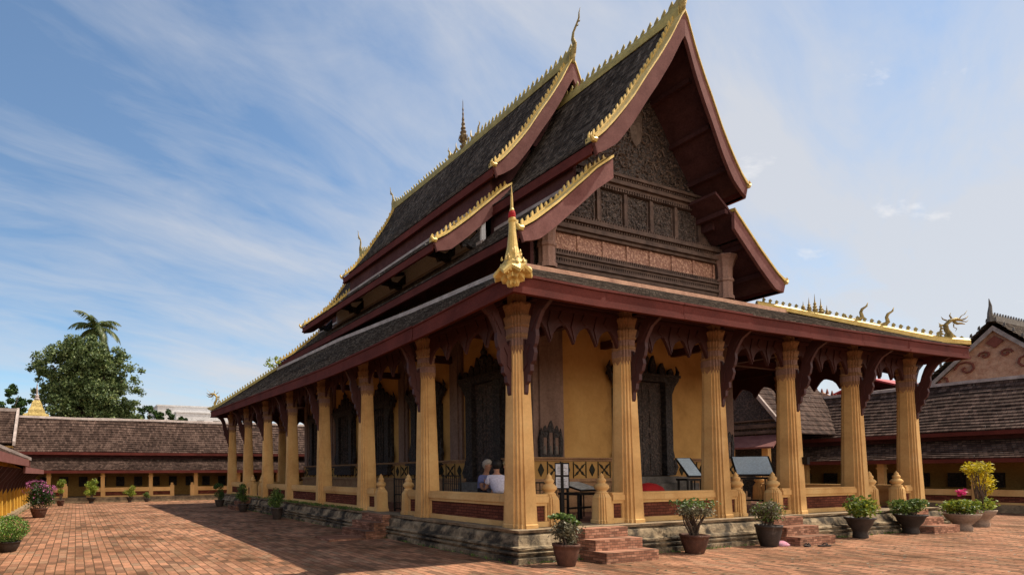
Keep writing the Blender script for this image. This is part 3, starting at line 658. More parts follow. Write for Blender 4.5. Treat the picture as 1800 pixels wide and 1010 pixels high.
# gable walls -------------------------------------------------------------
def gable_poly(tab,dz,zb,umax,off=.13):
    pts=[(u,pz(tab,u)+dz-off) for u,_ in resample(tab,14) if u<=umax and pz(tab,u)+dz-off>zb]
    return [(-u,z) for u,z in reversed(pts)]+[(u,z) for u,z in pts[1:]]
for back in (False,True):
    yy=lambda y:(L-y) if back else y
    pl=lambda u,v,w:(M+u,yy(2.95)+w,v)
    g=G(); top=gable_poly(U2,0,9.7,2.7); poly=[(top[0][0],9.6)]+top+[(top[-1][0],9.6)]
    g.plate(poly,pl,.1)
    g.plate([(-4.05,7.0),(4.05,7.0),(3.6,8.35),(2.72,9.25),(2.72,9.62),(-2.72,9.62),(-2.72,9.25),(-3.6,8.35)],pl,.102); tp('gable_wall',g,woodcarve)
    g=G(); top=gable_poly(U2,DU,12.4,1.2); poly=[(top[0][0],12.35)]+top+[(top[-1][0],12.35)]; g.plate(poly,lambda u,v,w:(M+u,yy(5.75)+w,v),.1); 
    top=gable_poly(U2,DU,10.5,2.95); g.plate([(top[0][0],10.3)]+top+[(top[-1][0],10.3)],lambda u,v,w:(M+u,yy(5.95)+w,v),.1); 
    tp('inner_gable_panel',g,plum)
    sg=-1 if not back else 1
    def band(name,mat,z0,z1,hw,pr,y=2.95):
        g=G(); y0=yy(y); y1=y0+sg*pr; g.box(M-hw,min(y0,y1),z0,M+hw,max(y0,y1),z1); return tp(name,g,mat)
    # mouldings
    mould=[(7.02,7.12,3.6,.10),(7.125,7.20,3.6,.16),(7.30,7.36,3.6,.12),(7.365,7.42,3.6,.18),(8.02,8.10,3.55,.14),(8.105,8.20,3.55,.22),(8.205,8.27,3.5,.16),(8.33,8.44,3.45,.24),(9.60,9.68,2.75,.12),(9.685,9.77,2.75,.2),(9.775,9.84,2.7,.14),(9.90,9.98,2.6,.2)]
    g=G()
    for z0,z1,hw,pr in mould:
        y0=yy(2.90); y1=y0+sg*pr; g.box(M-hw,min(y0,y1),z0,M+hw,max(y0,y1),z1)
    for (z0,z1,hw,pr,st) in ((7.20,7.30,3.6,.12,.085),(7.42,7.54,3.6,.14,.085),(8.27,8.33,3.45,.18,.10),(8.44,8.52,3.35,.2,.10),(9.84,9.90,2.6,.16,.1),(9.5,9.6,2.7,.14,.1)):
        k=0; x=M-hw
        while x<M+hw:
            y0=yy(2.90); y1=y0+sg*pr; g.hexa([(x,y0,z0),(x+st*.55,y0,z0),(x+st*.55,y1,z0),(x,y1,z0),(x+.01,y0,z1),(x+st*.45,y0,z1),(x+st*.45,y1,z1),(x+.01,y1,z1)]); x+=st
    tp('cornice_mouldings',g,wood_band)
    band('terracotta_frieze',terra,7.545,8.015,3.35,.045,2.90)
    for k in range(8):
        g=G(); x=M-3.3+k*6.6/7; y0=yy(2.855); y1=y0+sg*.03; g.box(x-.05,min(y0,y1),7.55,x+.05,max(y0,y1),8.01); tp('frieze_divider',g,terra)
    # five carved panels
    xs=[-2.65+i*1.06 for i in range(6)]
    for i in range(5):
        g=G(); x0=M+xs[i]+.07; x1=M+xs[i+1]-.07; y0=yy(2.9); y1=y0+sg*.02; g.box(x0,min(y0,y1),8.53,x1,max(y0,y1),9.49)
        rn=random.Random(i)
        for k in range(170):
            x=rn.uniform(x0+.05,x1-.05); z=rn.uniform(8.57,9.45); a=rn.uniform(0,6.28); l=rn.uniform(.03,.07); y=y1+sg*rn.uniform(.005,.03)
            ca,sa=math.cos(a)*l,math.sin(a)*l
            g.quad((x-ca,y,z-sa),(x+sa*.5,y-sg*.02,z-ca*.5),(x+ca,y+sg*.03,z+sa),(x-sa*.5,y+sg*.01,z+ca*.5))
        tp('carved_panel',g,woodpanel)
    for x in xs:
        g=G(); y0=yy(2.9); y1=y0+sg*.09; g.box(M+x-.06,min(y0,y1),8.525,M+x+.06,max(y0,y1),9.495); tp('panel_mullion',g,wood_band)
    g=G()
    for i in range(5):
        for x in (xs[i]+.13,xs[i+1]-.13): g=G(); y0=yy(2.9); y1=y0+sg*.05; g.box(M+x-.015,min(y0,y1),8.55,M+x+.015,max(y0,y1),9.47); tp('panel_beading',g,wood_band)
    g=G()
    for q in (-1,1): g.plate([(q*2.72,8.5),(q*3.25,8.5),(q*3.05,8.7),(q*2.85,8.85),(q*2.78,9.2)],lambda u,v,w:(M+u,yy(2.86)+w,v),.06)
    tp('panel_spandrel',g,wood_band)
    # tympanum relief
    g=G(); rn=random.Random(5); y1=yy(2.9)
    def half(z): 
        u=0
        for a,b in resample(U2,60):
            if b-.2>z: u=a
        return u
    for k in range(1900):
        z=10.0+3.2*rn.random()**1.3; h=half(z)-.08
        if h<.05: continue
        x=M+rn.uniform(-h,h); a=rn.uniform(0,6.28); l=rn.uniform(.02,.055); y=y1+sg*rn.uniform(.005,.05); ca,sa=math.cos(a)*l,math.sin(a)*l
        g.quad((x-ca,y,z-sa),(x+sa*.5,y-sg*.02,z-ca*.5),(x+ca,y+sg*.03,z+sa),(x-sa*.5,y+sg*.01,z+ca*.5))
    for q in (-1,1):
        for (cx,cz,r) in ((.55,10.45,.32),(1.3,10.35,.26),(.4,11.3,.26),(1.0,11.0,.2),(.25,12.0,.16),(1.75,10.25,.15)):
            pts=[(M+q*(cx+r*(1-t/9)*math.cos(t*.9)),y1+sg*.04,cz+r*(1-t/9)*math.sin(t*.9)) for t in range(9)]
            g.tube(pts,[.018]*8+[.006],5)
    g.plate([(0,12.9),(.2,12.3),(.28,11.7),(.2,11.2),(0,11.0),(-.2,11.2),(-.28,11.7),(-.2,12.3)],lambda u,v,w:(M+u,y1+sg*.03+w,v),.05)
    tp('tympanum_relief',g,leafgilt)
    # flanking pilasters with flared capitals
    for q in (-1,1):
        g=G(); x=M+q*3.62; y=yy(2.72)
        def rr2(a,z,n=20): return [(x+a*(1+.09*(j%2))*math.cos(2*math.pi*j/n+.15),y+a*.8*(1+.09*(j%2))*math.sin(2*math.pi*j/n+.15),z) for j in range(n)]
        g.rings([rr2(.26,6.92),rr2(.26,7.02),rr2(.22,7.05),rr2(.22,7.45),rr2(.26,7.48),rr2(.26,7.54),rr2(.22,7.58),rr2(.24,7.9),rr2(.32,8.12),rr2(.40,8.24),rr2(.38,8.27)])
        tp('gable_pilaster',g,mauve_lt)
# cella -------------------------------------------------------------------
X0,X1,Y0,Y1=3.12,11.18,2.92,L-2.92
g=G(); t=.3
def wallseg(g,a,b,z0,z1,side):
    if side=='f': g.box(a,Y0,z0,b,Y0+t,z1)
    if side=='k': g.box(a,Y1-t,z0,b,Y1,z1)
    if side=='l': g.box(X0,a,z0,X0+t,b,z1)
    if side=='r': g.box(X1-t,a,z0,X1,b,z1)
wallseg(g,X0+t,6.15,P,7.6,'f'); wallseg(g,8.15,X1-t,P,7.6,'f'); wallseg(g,6.15,8.15,4.35,7.6,'f')
wallseg(g,X0+t,6.15,P,7.6,'k'); wallseg(g,8.15,X1-t,P,7.6,'k'); wallseg(g,6.15,8.15,4.35,7.6,'k')
for sd in 'lr': wallseg(g,Y0,Y1,P,7.6,sd)
tp('cella_wall',g,yellow)
g=G(); g.box(6.1,4.2,P,8.2,4.3,4.5); tp('interior_dark_slab',g,black)  # black slab in place of the unlit interior behind the door
for s_ in (-1,1):
    g=G(); xa=M+s_*4.09; xb=M+s_*3.98; g.box(min(xa,xb),Y0-.12,6.2,max(xa,xb),Y1+.12,7.95); tp('upper_wall_dark_panel',g,plum)  # plum panel added over the yellow wall to keep the roof gap dark
# dado ledge & frieze
g=G()
for (z0,z1,pr) in ((P,.82,.34),(.822,1.0,.28),(1.002,1.36,.20),(1.362,1.44,.27),(1.90,1.96,.14),(1.962,2.0,.20)):
    for (a,b) in ((X0-pr,6.1),(8.2,X1+pr)):
        g.box(a,Y0-pr,z0,b,Y0-.001,z1)
    for q in (0,1):
        xa,xb=(X0-pr,X0-.001) if q==0 else (X1+.001,X1+pr)
        g.box(xa,Y0+.001,z0,xb,3.86,z1); g.box(xa,5.34,z0,xb,Y1,z1)
tp('dado_ledge',g,ochre_dk)
g=G()
for (a,b) in ((X0-.1,6.1),(8.2,X1+.1)): g.box(a,Y0-.1,1.441,b,Y0-.002,1.899)
g.box(X0-.1,Y0,1.441,X0-.002,3.86,1.899); g.box(X0-.1,5.34,1.441,X0-.002,Y1,1.899); g.box(X1+.002,Y0,1.441,X1+.1,Y1,1.899)
o=tp('floral_frieze',g,yellow)
g=G()
def motif(f,l,alt):
    if alt:
        for sx_ in (-1,1):
            for sz in (-1,1):
                g.plate([(.02*sx_,.02*sz),(.10*sx_,.05*sz),(.20*sx_,.17*sz),(.08*sx_,.12*sz)],lambda u,v,w:f(l+u,.012+w,1.67+v),.02)
        g.plate([(.04,0),(0,.04),(-.04,0),(0,-.04)],lambda u,v,w:f(l+u,.018+w,1.67+v),.02)
    else:
        g.plate([(.0,.17),(.07,.06),(.1,0),(.07,-.06),(0,-.17),(-.07,-.06),(-.1,0),(-.07,.06)],lambda u,v,w:f(l+u,.012+w,1.67+v),.02)
        g.box
    fbox(g,lambda a,b,c:f(a,b,c),l+.215,.0,1.45,l+.235,.02,1.89)
k=0; l=3.3
while l<11.0:
    if not 5.9<l<8.35: motif(lambda a,b,c:(a,Y0-.1-b,c),l,k%2)
    l+=.45; k+=1
l=3.1
while l<Y1:
    if not 3.7<l<5.5: motif(lambda a,b,c:(X0-.1-b,a,c),l,k%2); 
    l+=.45; k+=1
link('stencilled_pattern',g,frieze_dk,o)
# pilasters on cella
def pil(x0,x1,y0,y1):
    g=G(); g.box(x0,y0,P,x1,y1,6.9)
    cx=(x0+x1)/2; cy=(y0+y1)/2
    g.box(x0+.18,y0-.05,2.0,x1-.18,y1+.05,6.9) if (x1-x0)>(y1-y0) else g.box(x0-.05,y0+.15,2.0,x1+.05,y1-.15,6.9)
    tp('wall_pilaster',g,mauve)
for (a,b) in ((X0-.02,X0+1.02),(X1-1.02,X1+.02)): pil(a,b,Y0-.09,Y0+.1)
for y in [Y0+.3]+[SY*k-.15 for k in (2,3,4,5)]+[Y1-.3]:
    pil(X0-.09,X0+.05,y-.3,y+.3); pil(X1-.05,X1+.09,y-.3,y+.3)
# carved surrounds: door and windows
def surround(f,c,hw,z0,z1,name,door=False,mat=black):
    g=G()
    for q in (-1,1):
        fbox(g,f,c+q*hw-.14,.0,z0,c+q*hw+.14,.22,z1); fbox(g,f,c+q*(hw+.16)-.05,.0,z0,c+q*(hw+.16)+.05,.12,z1-.25)
        g.plate([(q*(hw+.1),z1-.45),(q*(hw+.30),z1-.1),(q*(hw+.45),z1+.05),(q*(hw+.5),z1+.22),(q*(hw+.3),z1+.1),(q*(hw+.1),z1+.02)],lambda u,v,w:f(c+u,.15+w,v),.12)
        g.tube([f(c+q*(hw+.42),.15,z1+.15),f(c+q*(hw+.5),.15,z1+.32),f(c+q*(hw+.42),.15,z1+.5)],[.07,.05,.01],5)
        g.tube([f(c+q*(hw+.2),.12,z0+.05),f(c+q*(hw+.3),.14,z0+.25),f(c+q*(hw+.24),.12,z0+.5),f(c+q*(hw+.28),.12,z0+.7)],[.1,.09,.06,.01],6)
    fbox(g,f,c-hw-.3,.0,z1-.02,c+hw+.3,.26,z1+.12); fbox(g,f,c-hw-.42,.0,z1+.122,c+hw+.42,.30,z1+.2)
    n=7
    for k in range(n):
        t=k/(n-1); u=(t-.5)*2*(hw+.2); h=.22+.55*(1-abs(2*t-1))**1.2
        g.plate([(u-.11,z1+.2),(u+.11,z1+.2),(u+.12,z1+.2+h*.5),(u+.03,z1+.2+h),(u-.05,z1+.2+h*.8),(u-.12,z1+.2+h*.4)],lambda a,b,w:f(c+a,.12+w,b),.08)
    g.lathe([(.12,0),(.16,.15),(.07,.28),(.10,.38),(.03,.5),(.0,.7)],c=f(c,.12,z1+.5),n=8,cap=False)
    o=tp(name,g,mat)
    g=G()
    if door:
        fbox(g,f,c-hw+.14,.004,z0,c-.01,.06,z1); fbox(g,f,c+.01,.004,z0,c+hw-.14,.06,z1)
        for q in (-1,1):
            for r in range(4): fbox(g,f,c+q*(hw*.46)-.14,.061,z0+.15+r*.62,c+q*(hw*.46)+.14,.085,z0+.62+r*.62)
        link('door_leaf',g,woodcarve,o)
    else:
        k=int(2*hw/.16)
        for i in range(1,k):
            x,y,z=f(c-hw+i*2*hw/k,.06,0); pr=[(.035,z0),(.05,z0+.25),(.03,z0+.5),(.045,(z0+z1)/2),(.03,z1-.5),(.05,z1-.25),(.035,z1)]
            g.lathe([(r,z_) for r,z_ in pr],c=(x,y,0),n=7)
        link('window_balusters',g,woodcarve,o)
    return o
fF=lambda l,o,z:(l,Y0-o,z); fL=lambda l,o,z:(X0-o,l,z); fR=lambda l,o,z:(X1+o,l,z)
surround(fF,M,.92,1.5,4.2,'carved_door_surround',True)
surround(fL,4.6,.60,1.35,4.2,'carved_door_surround',True)
for b in (2,3,4,5):
    for ff in (fL,fR):
        if ff is fL and b==1: continue
        c=SY*b+1.45
        surround(ff,c,.62,2.0,4.1,'carved_window_surround')
        g=G(); fbox(g,ff,c-.95,.0,1.86,c+.95,.34,1.93); fbox(g,ff,c-.8,.0,1.55,c+.8,.28,1.858); tp('window_sill',g,black)
        g=G(); fbox(g,ff,c-.5,-.006,2.0,c+.5,.012,4.1); tp('window_dark_panel',g,black)  # black sheet on the solid wall, painted as the window's inner dark
surround(fR,4.6,.60,1.35,4.2,'carved_door_surround',True)
# door steps
g=G()
for i in range(5): g.box(6.1-.25+.05*i-.2,Y0-.3-.22*(5-i),P,8.2+.45-.05*i,Y0-.3-.22*(4-i)+(.0),P+.18*(i+1))
g.box(6.0,Y0-.3,P,8.3,Y0+.3,1.48); tp('door_steps',g,stonegrey)
g=G()
for i in range(4): g.box(X0-.3-.22*(4-i),3.9,P,X0-.3-.22*(3-i),5.3,P+.19*(i+1))
g.box(X0-.3,3.9,P,X0+.2,5.3,1.34); tp('door_steps',g,stonegrey)
# niches with seated figures
def niche(f,c):
    g=G(); z0=2.0
    for q in (-1,0,1):
        cc=c+q*.2; h=.55 if q else .68
        fbox(g,f,cc-.1,.06,z0,cc+.1,.16,z0+.07)
        for r in (-1,1): fbox(g,f,cc+r*.085-.014,.06,z0+.07,cc+r*.085+.014,.17,z0+h)
        g.plate([(cc-.13,z0+h-.04),(cc+.13,z0+h-.04),(cc+.09,z0+h+.1),(cc+.02,z0+h+.28),(cc-.03,z0+h+.24),(cc-.1,z0+h+.1)],lambda u,v,w:f(u,.12+w,v),.08)
    g.plate([(c-.38,z0),(c-.3,z0),(c-.3,z0+.6),(c-.33,z0+.75),(c-.4,z0+.45)],lambda u,v,w:f(u,.13+w,v),.08)
    g.plate([(c+.3,z0),(c+.38,z0),(c+.4,z0+.45),(c+.33,z0+.75),(c+.3,z0+.6)],lambda u,v,w:f(u,.13+w,v),.08)
    fbox(g,f,c-.33,.055,z0,c+.33,.07,z0+.75)
    o=tp('image_niche',g,black)
    g=G()
    for q in (-1,0,1):
        x,y,_=f(c+q*.2,.11,0); g.lathe([(.06,z0+.07),(.065,z0+.13),(.04,z0+.2),(.05,z0+.27),(.02,z0+.33),(.032,z0+.38),(.01,z0+.44)],c=(x,y,0),n=8)
    link('niche_figure',g,stonegrey,o,True)
niche(fF,3.62); niche(fF,X1-.5)
niche(lambda l,o,z:(X0-.09-o,l,z),3.35) if False else None
# tie beams veranda -> cella
def tie(*b): g=G(); g.box(*b); tp('tie_beam',g,red)
for i in range(1,5):
    x=i*SX; tie(x-.09,.1,5.0,x+.09,Y0,5.2); tie(x-.09,Y1,5.0,x+.09,L-.1,5.2)
for j in range(1,7):
    y=j*SY; tie(.1,y-.09,5.0,X0,y+.09,5.2); tie(X1,y-.09,5.0,W-.1,y+.09,5.2)

# ------------------------------------------------------------------ cloisters round the court
def cloister(name,label,A,B,O,l0,l1,posts,gates,dz=0,two=True,doors=()):
    """A: along, B: away from court, O: origin on the facade line"""
    T2=thing(name,label,'cloister'); A=Vector(A); B=Vector(B); O=Vector(O)
    F=lambda l,d,z:tuple(O+A*l+B*d+Vector((0,0,z)))
    def bx(g,la,da,za,lb,db,zb):
        p=[F(la,da,za),F(lb,da,za),F(lb,db,za),F(la,db,za),F(la,da,zb),F(lb,da,zb),F(lb,db,zb),F(la,db,zb)]
        if A.cross(B).z<0: p=[p[i] for i in (3,2,1,0,7,6,5,4)]
        g.hexa(p)
    g=G(); bx(g,l0,-.05,0,l1,5.2,.30); bx(g,l0,-.14,0,l1,-.051,.12); link('floor_plinth',g,plinth_edge,T2)
    g=G(); bx(g,l0,2.6,.301,l1,2.8,2.9); link('back_wall',g,cl_wall,T2)
    l=l0+.6
    while l<l1-1: g=G(); bx(g,l,2.45,.9,l+.5,2.599,1.5); l+=1.1; link('wall_niche',g,black,T2)
    lo=[(-.42,1.93+dz),(.2,2.20+dz),(1.15,2.70+dz)]; up=[(.62,3.03+dz),(1.4,3.62+dz),(2.3,4.45+dz),(3.0,5.22+dz)]
    rn=random.Random(name+str(l0))
    for tab,nm in ((lo,'lower_roof_tiles'),(up,'upper_roof_tiles')):
        g=G(); tiled_sheet(g,lambda d,l,tab=tab:lerp_t(tab,d)+.02*math.sin(l*.7)+.012*math.sin(l*2.1+1),lambda d,l,z:F(l,d,z),tab[0][0],tab[-1][0],lambda d:(l0,l1),course=.205,lift=.05,seg=.38,rn=rn,jit=.012); link(nm,g,tile_br,T2)
    g=G(); g.hexa([F(l0,3.02,5.12+dz),F(l1,3.02,5.12+dz),F(l1,5.6,2.9+dz),F(l0,5.6,2.9+dz),F(l0,3.02,5.2+dz),F(l1,3.02,5.2+dz),F(l1,5.6,3.0+dz),F(l0,5.6,3.0+dz)]); link('rear_roof_tiles',g,tile_br,T2)
    g=G()
    for tab in (lo,up):
        for (d0,z0),(d1,z1) in zip(tab,tab[1:]): g.quad(F(l0,d0+.02,z0-.1),F(l1,d0+.02,z0-.1),F(l1,d1,z1-.1),F(l0,d1,z1-.1))
    link('roof_soffit',g,plum,T2)
    g=G(); bx(g,l0,-.44,1.77+dz,l1,-.38,1.93+dz); bx(g,l0,.58,2.86+dz,l1,.64,3.02+dz); link('eave_board',g,fascia_m,T2)
    g=G(); bx(g,l0,1.12,2.5+dz,l1,1.2,3.3+dz); link('clerestory_board',g,plum,T2)
    g=G(); n=int((l1-l0)/1.2)
    g.rings([[F(l0+(l1-l0)*k/n,2.86,5.16+dz+.02*math.sin(k)),F(l0+(l1-l0)*k/n,2.9,5.30+dz+.02*math.sin(k)),F(l0+(l1-l0)*k/n,3.1,5.31+dz+.02*math.sin(k*1.3)),F(l0+(l1-l0)*k/n,3.14,5.16+dz)] for k in range(n+1)]); link('ridge_cap',g,lime,T2)
    for p in posts:
        g=G(); bx(g,p-.11,.0,.3,p+.11,.24,1.95+dz); bx(g,p-.14,-.03,1.55+dz,p+.14,.27,1.62+dz); link('post',g,ochre,T2)
    ps=sorted(posts)
    for a,b in zip(ps,ps[1:]):
        gate=any(a<q<b for q in gates)
        segs=[(a+.11,b-.11)] if not gate else []
        if gate:
            q=[q for q in gates if a<q<b][0]; segs=[(a+.11,q-.72),(q+.72,b-.11)]
            for e in (-.62,.62):
                g=G(); bx(g,q+e-.12,-.0,.3,q+e+.12,.24,.98); bx(g,q+e-.07,.05,.981,q+e+.07,.19,1.12); link('gate_post',g,ochre,T2)
        for (s0,s1) in segs:
            if s1-s0<.05: continue
            g=G(); bx(g,s0,.02,.62,s1,.22,.86); bx(g,s0,.05,.3,s1,.19,.38); bx(g,s0,.09,.38,s0+.04,.19,.62); o=link('parapet_rail',g,ochre,T2)
            g=G(); bx(g,s0+.041,.08,.381,s1,.16,.619); link('brick_infill',g,infill,o)
    return T2,F,bx
cloister('far_cloister','long low cloister with brown tiled double roof at the far end of the paving',(1,0,0),(0,1,0),(0,27.3,0),-12.6,27.0,[-12.0,-9.2,-6.3,-3.55,-.8,1.95,4.7,7.45,10.2,12.95,15.7,18.45,21.2,24.0],[-7.7,-1.65+.0,7.0,14.0],dz=-.06)
cloister('right_cloister','long cloister with dark tiled double roof behind the yellow potted bush',(0,1,0),(1,0,0),(24.45,0,0),-14,27.2,[-12,-9.2,-6.4,-3.6,-.8,2.0,4.8,7.6,12.0,14.8,17.6,20.4,23.2,26],[9.8],dz=.12)
# left cloister: solid yellow wall, two roof levels
C2=thing('left_cloister','sunlit yellow wall with brackets under a low red edged eave at the left edge','cloister')
g=G(); g.box(-10.5,-14,0,-10.2,27.2,2.5); link('wall',g,yellow_lit,C2)
g=G(); g.box(-10.2,-14,0,-9.95,27.2,.16); link('kerb',g,plinth_edge,C2)
y=-12.0
while y<27:
    g=G(); g.box(-10.199,y-.16,.16,-10.08,y+.16,2.1); g.box(-10.199,y-.2,1.5,-10.04,y+.2,1.6); link('pilaster',g,yellow_lit,C2)
    g=G(); g.plate([(-10.08,.95),(-9.96,1.15),(-9.9,1.35),(-9.72,1.55),(-9.5,1.85),(-9.9,1.85),(-10.08,1.6)],lambda u,v,w,y=y:(u,y+w,v),.09); link('eave_bracket',g,red,C2)
    y+=1.35
for (ya,yb,ex,ez,nm) in ((-14,14.2,-9.33,2.16,'near_roof_tiles'),(14.2,27.0,-9.45,1.92,'far_roof_tiles')):
    g=G(); tab=[(0,ez),(.95,ez+.40),(2.2,ez+1.15)]
    tiled_sheet(g,lambda d,l,tab=tab:lerp_t(tab,d),lambda d,l,z,ex=ex:(ex-d,l,z),0,2.2,lambda d:(ya,yb),course=.2,lift=.04,seg=.4); link(nm,g,tile_br,C2)
    g=G(); g.quad((ex-.03,ya,ez-.1),(ex-.03,yb,ez-.1),(ex-2.2,yb,ez+1.0),(ex-2.2,ya,ez+1.0)); link('roof_soffit',g,plum,C2)
    g=G(); g.box(ex-.05,ya,ez-.24,ex+.02,yb,ez-.01); link('eave_board',g,barge_m,C2)
g=G(); ys=14.2
g.hexa([(-9.25,ys-.02,2.13),(-9.25,ys+.14,2.13),(-11.6,ys+.14,3.22),(-11.6,ys-.02,3.22),(-9.25,ys-.02,2.24),(-9.25,ys+.14,2.24),(-11.6,ys+.14,3.34),(-11.6,ys-.02,3.34)]); link('verge_cap',g,lime,C2)
g=G(); g.hexa([(-9.28,ys+.02,1.86),(-9.28,ys+.10,1.86),(-11.6,ys+.10,2.9),(-11.6,ys+.02,2.9),(-9.28,ys+.02,2.125),(-9.28,ys+.10,2.125),(-11.6,ys+.10,3.21),(-11.6,ys+.02,3.21)]); link('verge_board',g,barge_m,C2)
# raised roof block at the far left corner
C3=thing('corner_pavilion','raised tiled roof with white edge at the far left corner of the cloisters','pavilion')
g=G(); tiled_sheet(g,lambda d,l:3.45+(5.55-3.45)*d/2.4,lambda d,l,z:(l,28.0+d,z),0,2.4,lambda d:(-17,-11.05),course=.2,lift=.05,seg=.4); link('roof_tiles',g,tile_br,C3)
g=G(); g.hexa([(-11.12,27.95,3.3),(-10.98,27.95,3.3),(-10.98,30.4,5.45),(-11.12,30.4,5.45),(-11.12,27.95,3.56),(-10.98,27.95,3.56),(-10.98,30.4,5.72),(-11.12,30.4,5.72)]); link('verge_cap',g,lime,C3)
g=G(); g.box(-17,30.3,5.45,-11.05,30.5,5.68); link('ridge_cap',g,lime,C3)
g=G(); g.box(-17,28.2,.3,-11.1,32,3.3); link('wall',g,cl_wall,C3)
g=G(); g.hexa([(-17,30.5,5.4),(-11.05,30.5,5.4),(-11.05,33,3.2),(-17,33,3.2),(-17,30.5,5.5),(-11.05,30.5,5.5),(-11.05,33,3.3),(-17,33,3.3)]); link('rear_roof_tiles',g,tile_br,C3)
g=G(); g.plate([(28.0,3.3),(30.4,5.4),(32.9,3.3)],lambda u,v,w:(-11.1+w,u,v),.06); link('gable_panel',g,plum,C3)
# porch pavilion in the right cloister, seen between the columns
C4=thing('porch_pavilion','dark carved gable with white verge seen between the right hand columns, below the carved wall','pavilion')
yc=9.6; xg=21.5
g=G()
for s in (-1,1):
    tiled_sheet(g,lambda d,l:3.3+4.4*(d/2.9)**1.08,lambda d,l,z,s=s:(l,yc+s*(2.9-d),z),0,2.9,lambda d:(xg,27.5),course=.2,lift=.05,seg=.4)
link('roof_tiles',g,tile_br,C4)
g=G()
for s in (-1,1): g.hexa([(xg-.12,yc+s*2.95,3.2),(xg+.02,yc+s*2.95,3.2),(xg+.02,yc,7.62),(xg-.12,yc,7.62),(xg-.12,yc+s*2.95,3.42),(xg+.02,yc+s*2.95,3.42),(xg+.02,yc,7.9),(xg-.12,yc,7.9)])
link('verge_cap',g,lime,C4)
g=G(); g.plate([(yc-2.8,3.2),(yc,7.5),(yc+2.8,3.2)],lambda u,v,w:(xg+.25+w,u,v),.1); link('carved_gable',g,woodcarve,C4)
g=G()
for z0,z1 in ((3.35,3.5),(3.62,3.8),(3.95,4.02)): g.box(xg+.1,yc-2.6,z0,xg+.2,yc+2.6,z1)
link('gable_mouldings',g,wood_band,C4)
g=G(); g.hexa([(xg-1.1,yc-2.9,2.62),(xg-1.1,yc+2.9,2.62),(xg+.2,yc+2.5,3.2),(xg+.2,yc-2.5,3.2),(xg-1.1,yc-2.9,2.7),(xg-1.1,yc+2.9,2.7),(xg+.2,yc+2.5,3.3),(xg+.2,yc-2.5,3.3)][::1]); link('porch_roof',g,barge_m,C4)
for yy_ in (yc-2.4,yc-.9,yc+.9,yc+2.4):
    g=G(); g.box(xg-.8,yy_-.12,0,xg-.56,yy_+.12,2.75); link('post',g,ochre,C4)
g=G(); g.box(xg+.3,yc-2.4,0,xg+.5,yc+2.4,3.2); link('opening_dark_slab',g,black,C4)  # black slab in place of the porch's shaded opening
# temple hall beyond the right cloister
C5=thing('pink_gabled_hall','grey tiled roof hall with pink scrollwork gable beyond the right cloister','building')
xg=34; yc=4.2
g=G()
for s in (-1,1):
    tiled_sheet(g,lambda d,l:4.9+4.1*(d/3.9)**1.12,lambda d,l,z,s=s:(l,yc+s*(3.9-d),z),0,3.9,lambda d:(xg-.45,52),course=.2,lift=.05,seg=.5)
link('roof_tiles',g,tile_dk,C5)
g=G(); g.plate([(yc-3.2,4.9),(yc,8.55),(yc+3.2,4.9)],lambda u,v,w:(xg+w,u,v),.15); g.box(xg+.1,yc-3,0,xg+18,yc+3,4.9); link('gable_wall',g,pink,C5)
g=G()
for s in (-1,1):
    for (cy,cz,r) in ((1.0,6.75,.42),(.35,7.3,.22),(1.9,6.2,.35),(1.9,5.3,.4),(.8,5.6,.45)):
        g.tube([(xg-.13,yc+s*(cy+r*(1-t/11)*math.cos(t*.8)),cz+r*(1-t/11)*math.sin(t*.8)) for t in range(11)],[.05]*10+[.01],5)
g.plate([(0,7.6),(.3,7.9),(0,8.2),(-.3,7.9)],lambda u,v,w:(xg-.12+w,yc+u,v),.08)
link('scroll_relief',g,pinkred,C5)
g=G()
for s in (-1,1): g.hexa([(xg-.3,yc+s*3.4,4.75),(xg-.2,yc+s*3.4,4.75),(xg-.2,yc,8.45),(xg-.3,yc,8.45),(xg-.3,yc+s*3.4,4.95),(xg-.2,yc+s*3.4,4.95),(xg-.2,yc,8.7),(xg-.3,yc,8.7)])
link('verge_board',g,lime,C5)
g=G(); g.box(xg-.45,yc-.12,8.9,52,yc+.12,9.15); 
for k in range(60): g.plate([(-.06,0),(.06,0),(.07,.1),(.02,.22),(-.04,.12)],lambda u,v,w,k=k:(xg+k*.3+u,yc+w,9.15+v),.05)
for s in (-1,1):
    for k in range(14):
        t=(k+.5)/14; g.plate([(-.05,0),(.05,0),(.03,.14),(-.03,.2)],lambda u,v,w,t=t,s=s:(xg-.4+w,yc+s*3.9*(1-t)+u,4.95+4.1*t**1.12+v),.05)
g.tube([(xg-.4,yc,8.9),(xg-.5,yc,9.3),(xg-.42,yc,9.65),(xg-.55,yc,10.0)],[.14,.09,.06,.01],6)
link('ridge_crest',g,stonegrey,C5)
C6=thing('small_shrine_gable','small flame edged pink gable between the right columns with a red roof beside it','shrine')
yc=11.3
g=G(); g.plate([(-.9,5.0),(-.6,6.0),(0,6.4),(.6,6.0),(.9,5.0)],lambda u,v,w:(34+w,yc+u,v),.2); link('gable',g,pink,C6)
g=G()
for k in range(11):
    a=math.pi*k/10; g.plate([(-.07,0),(.07,0),(0,.3)],lambda u,v,w,a=a:(34+w,yc+.85*math.cos(a)+u,5.3+1.0*math.sin(a)+v),.1)
for s in (-1,1): g.tube([(33.85,yc+s*(.4+.28*(1-t/9)*math.cos(t*.8)),5.8+.28*(1-t/9)*math.sin(t*.8)) for t in range(9)],[.05]*8+[.01],5)
link('flame_edge',g,pinkred,C6)
g=G(); g.box(34.05,yc-1,0,36.5,yc+1,5.3); link('wall',g,pink,C6)
C7=thing('red_roofed_house','red sheet roof rising behind the right cloister','house')
g=G()
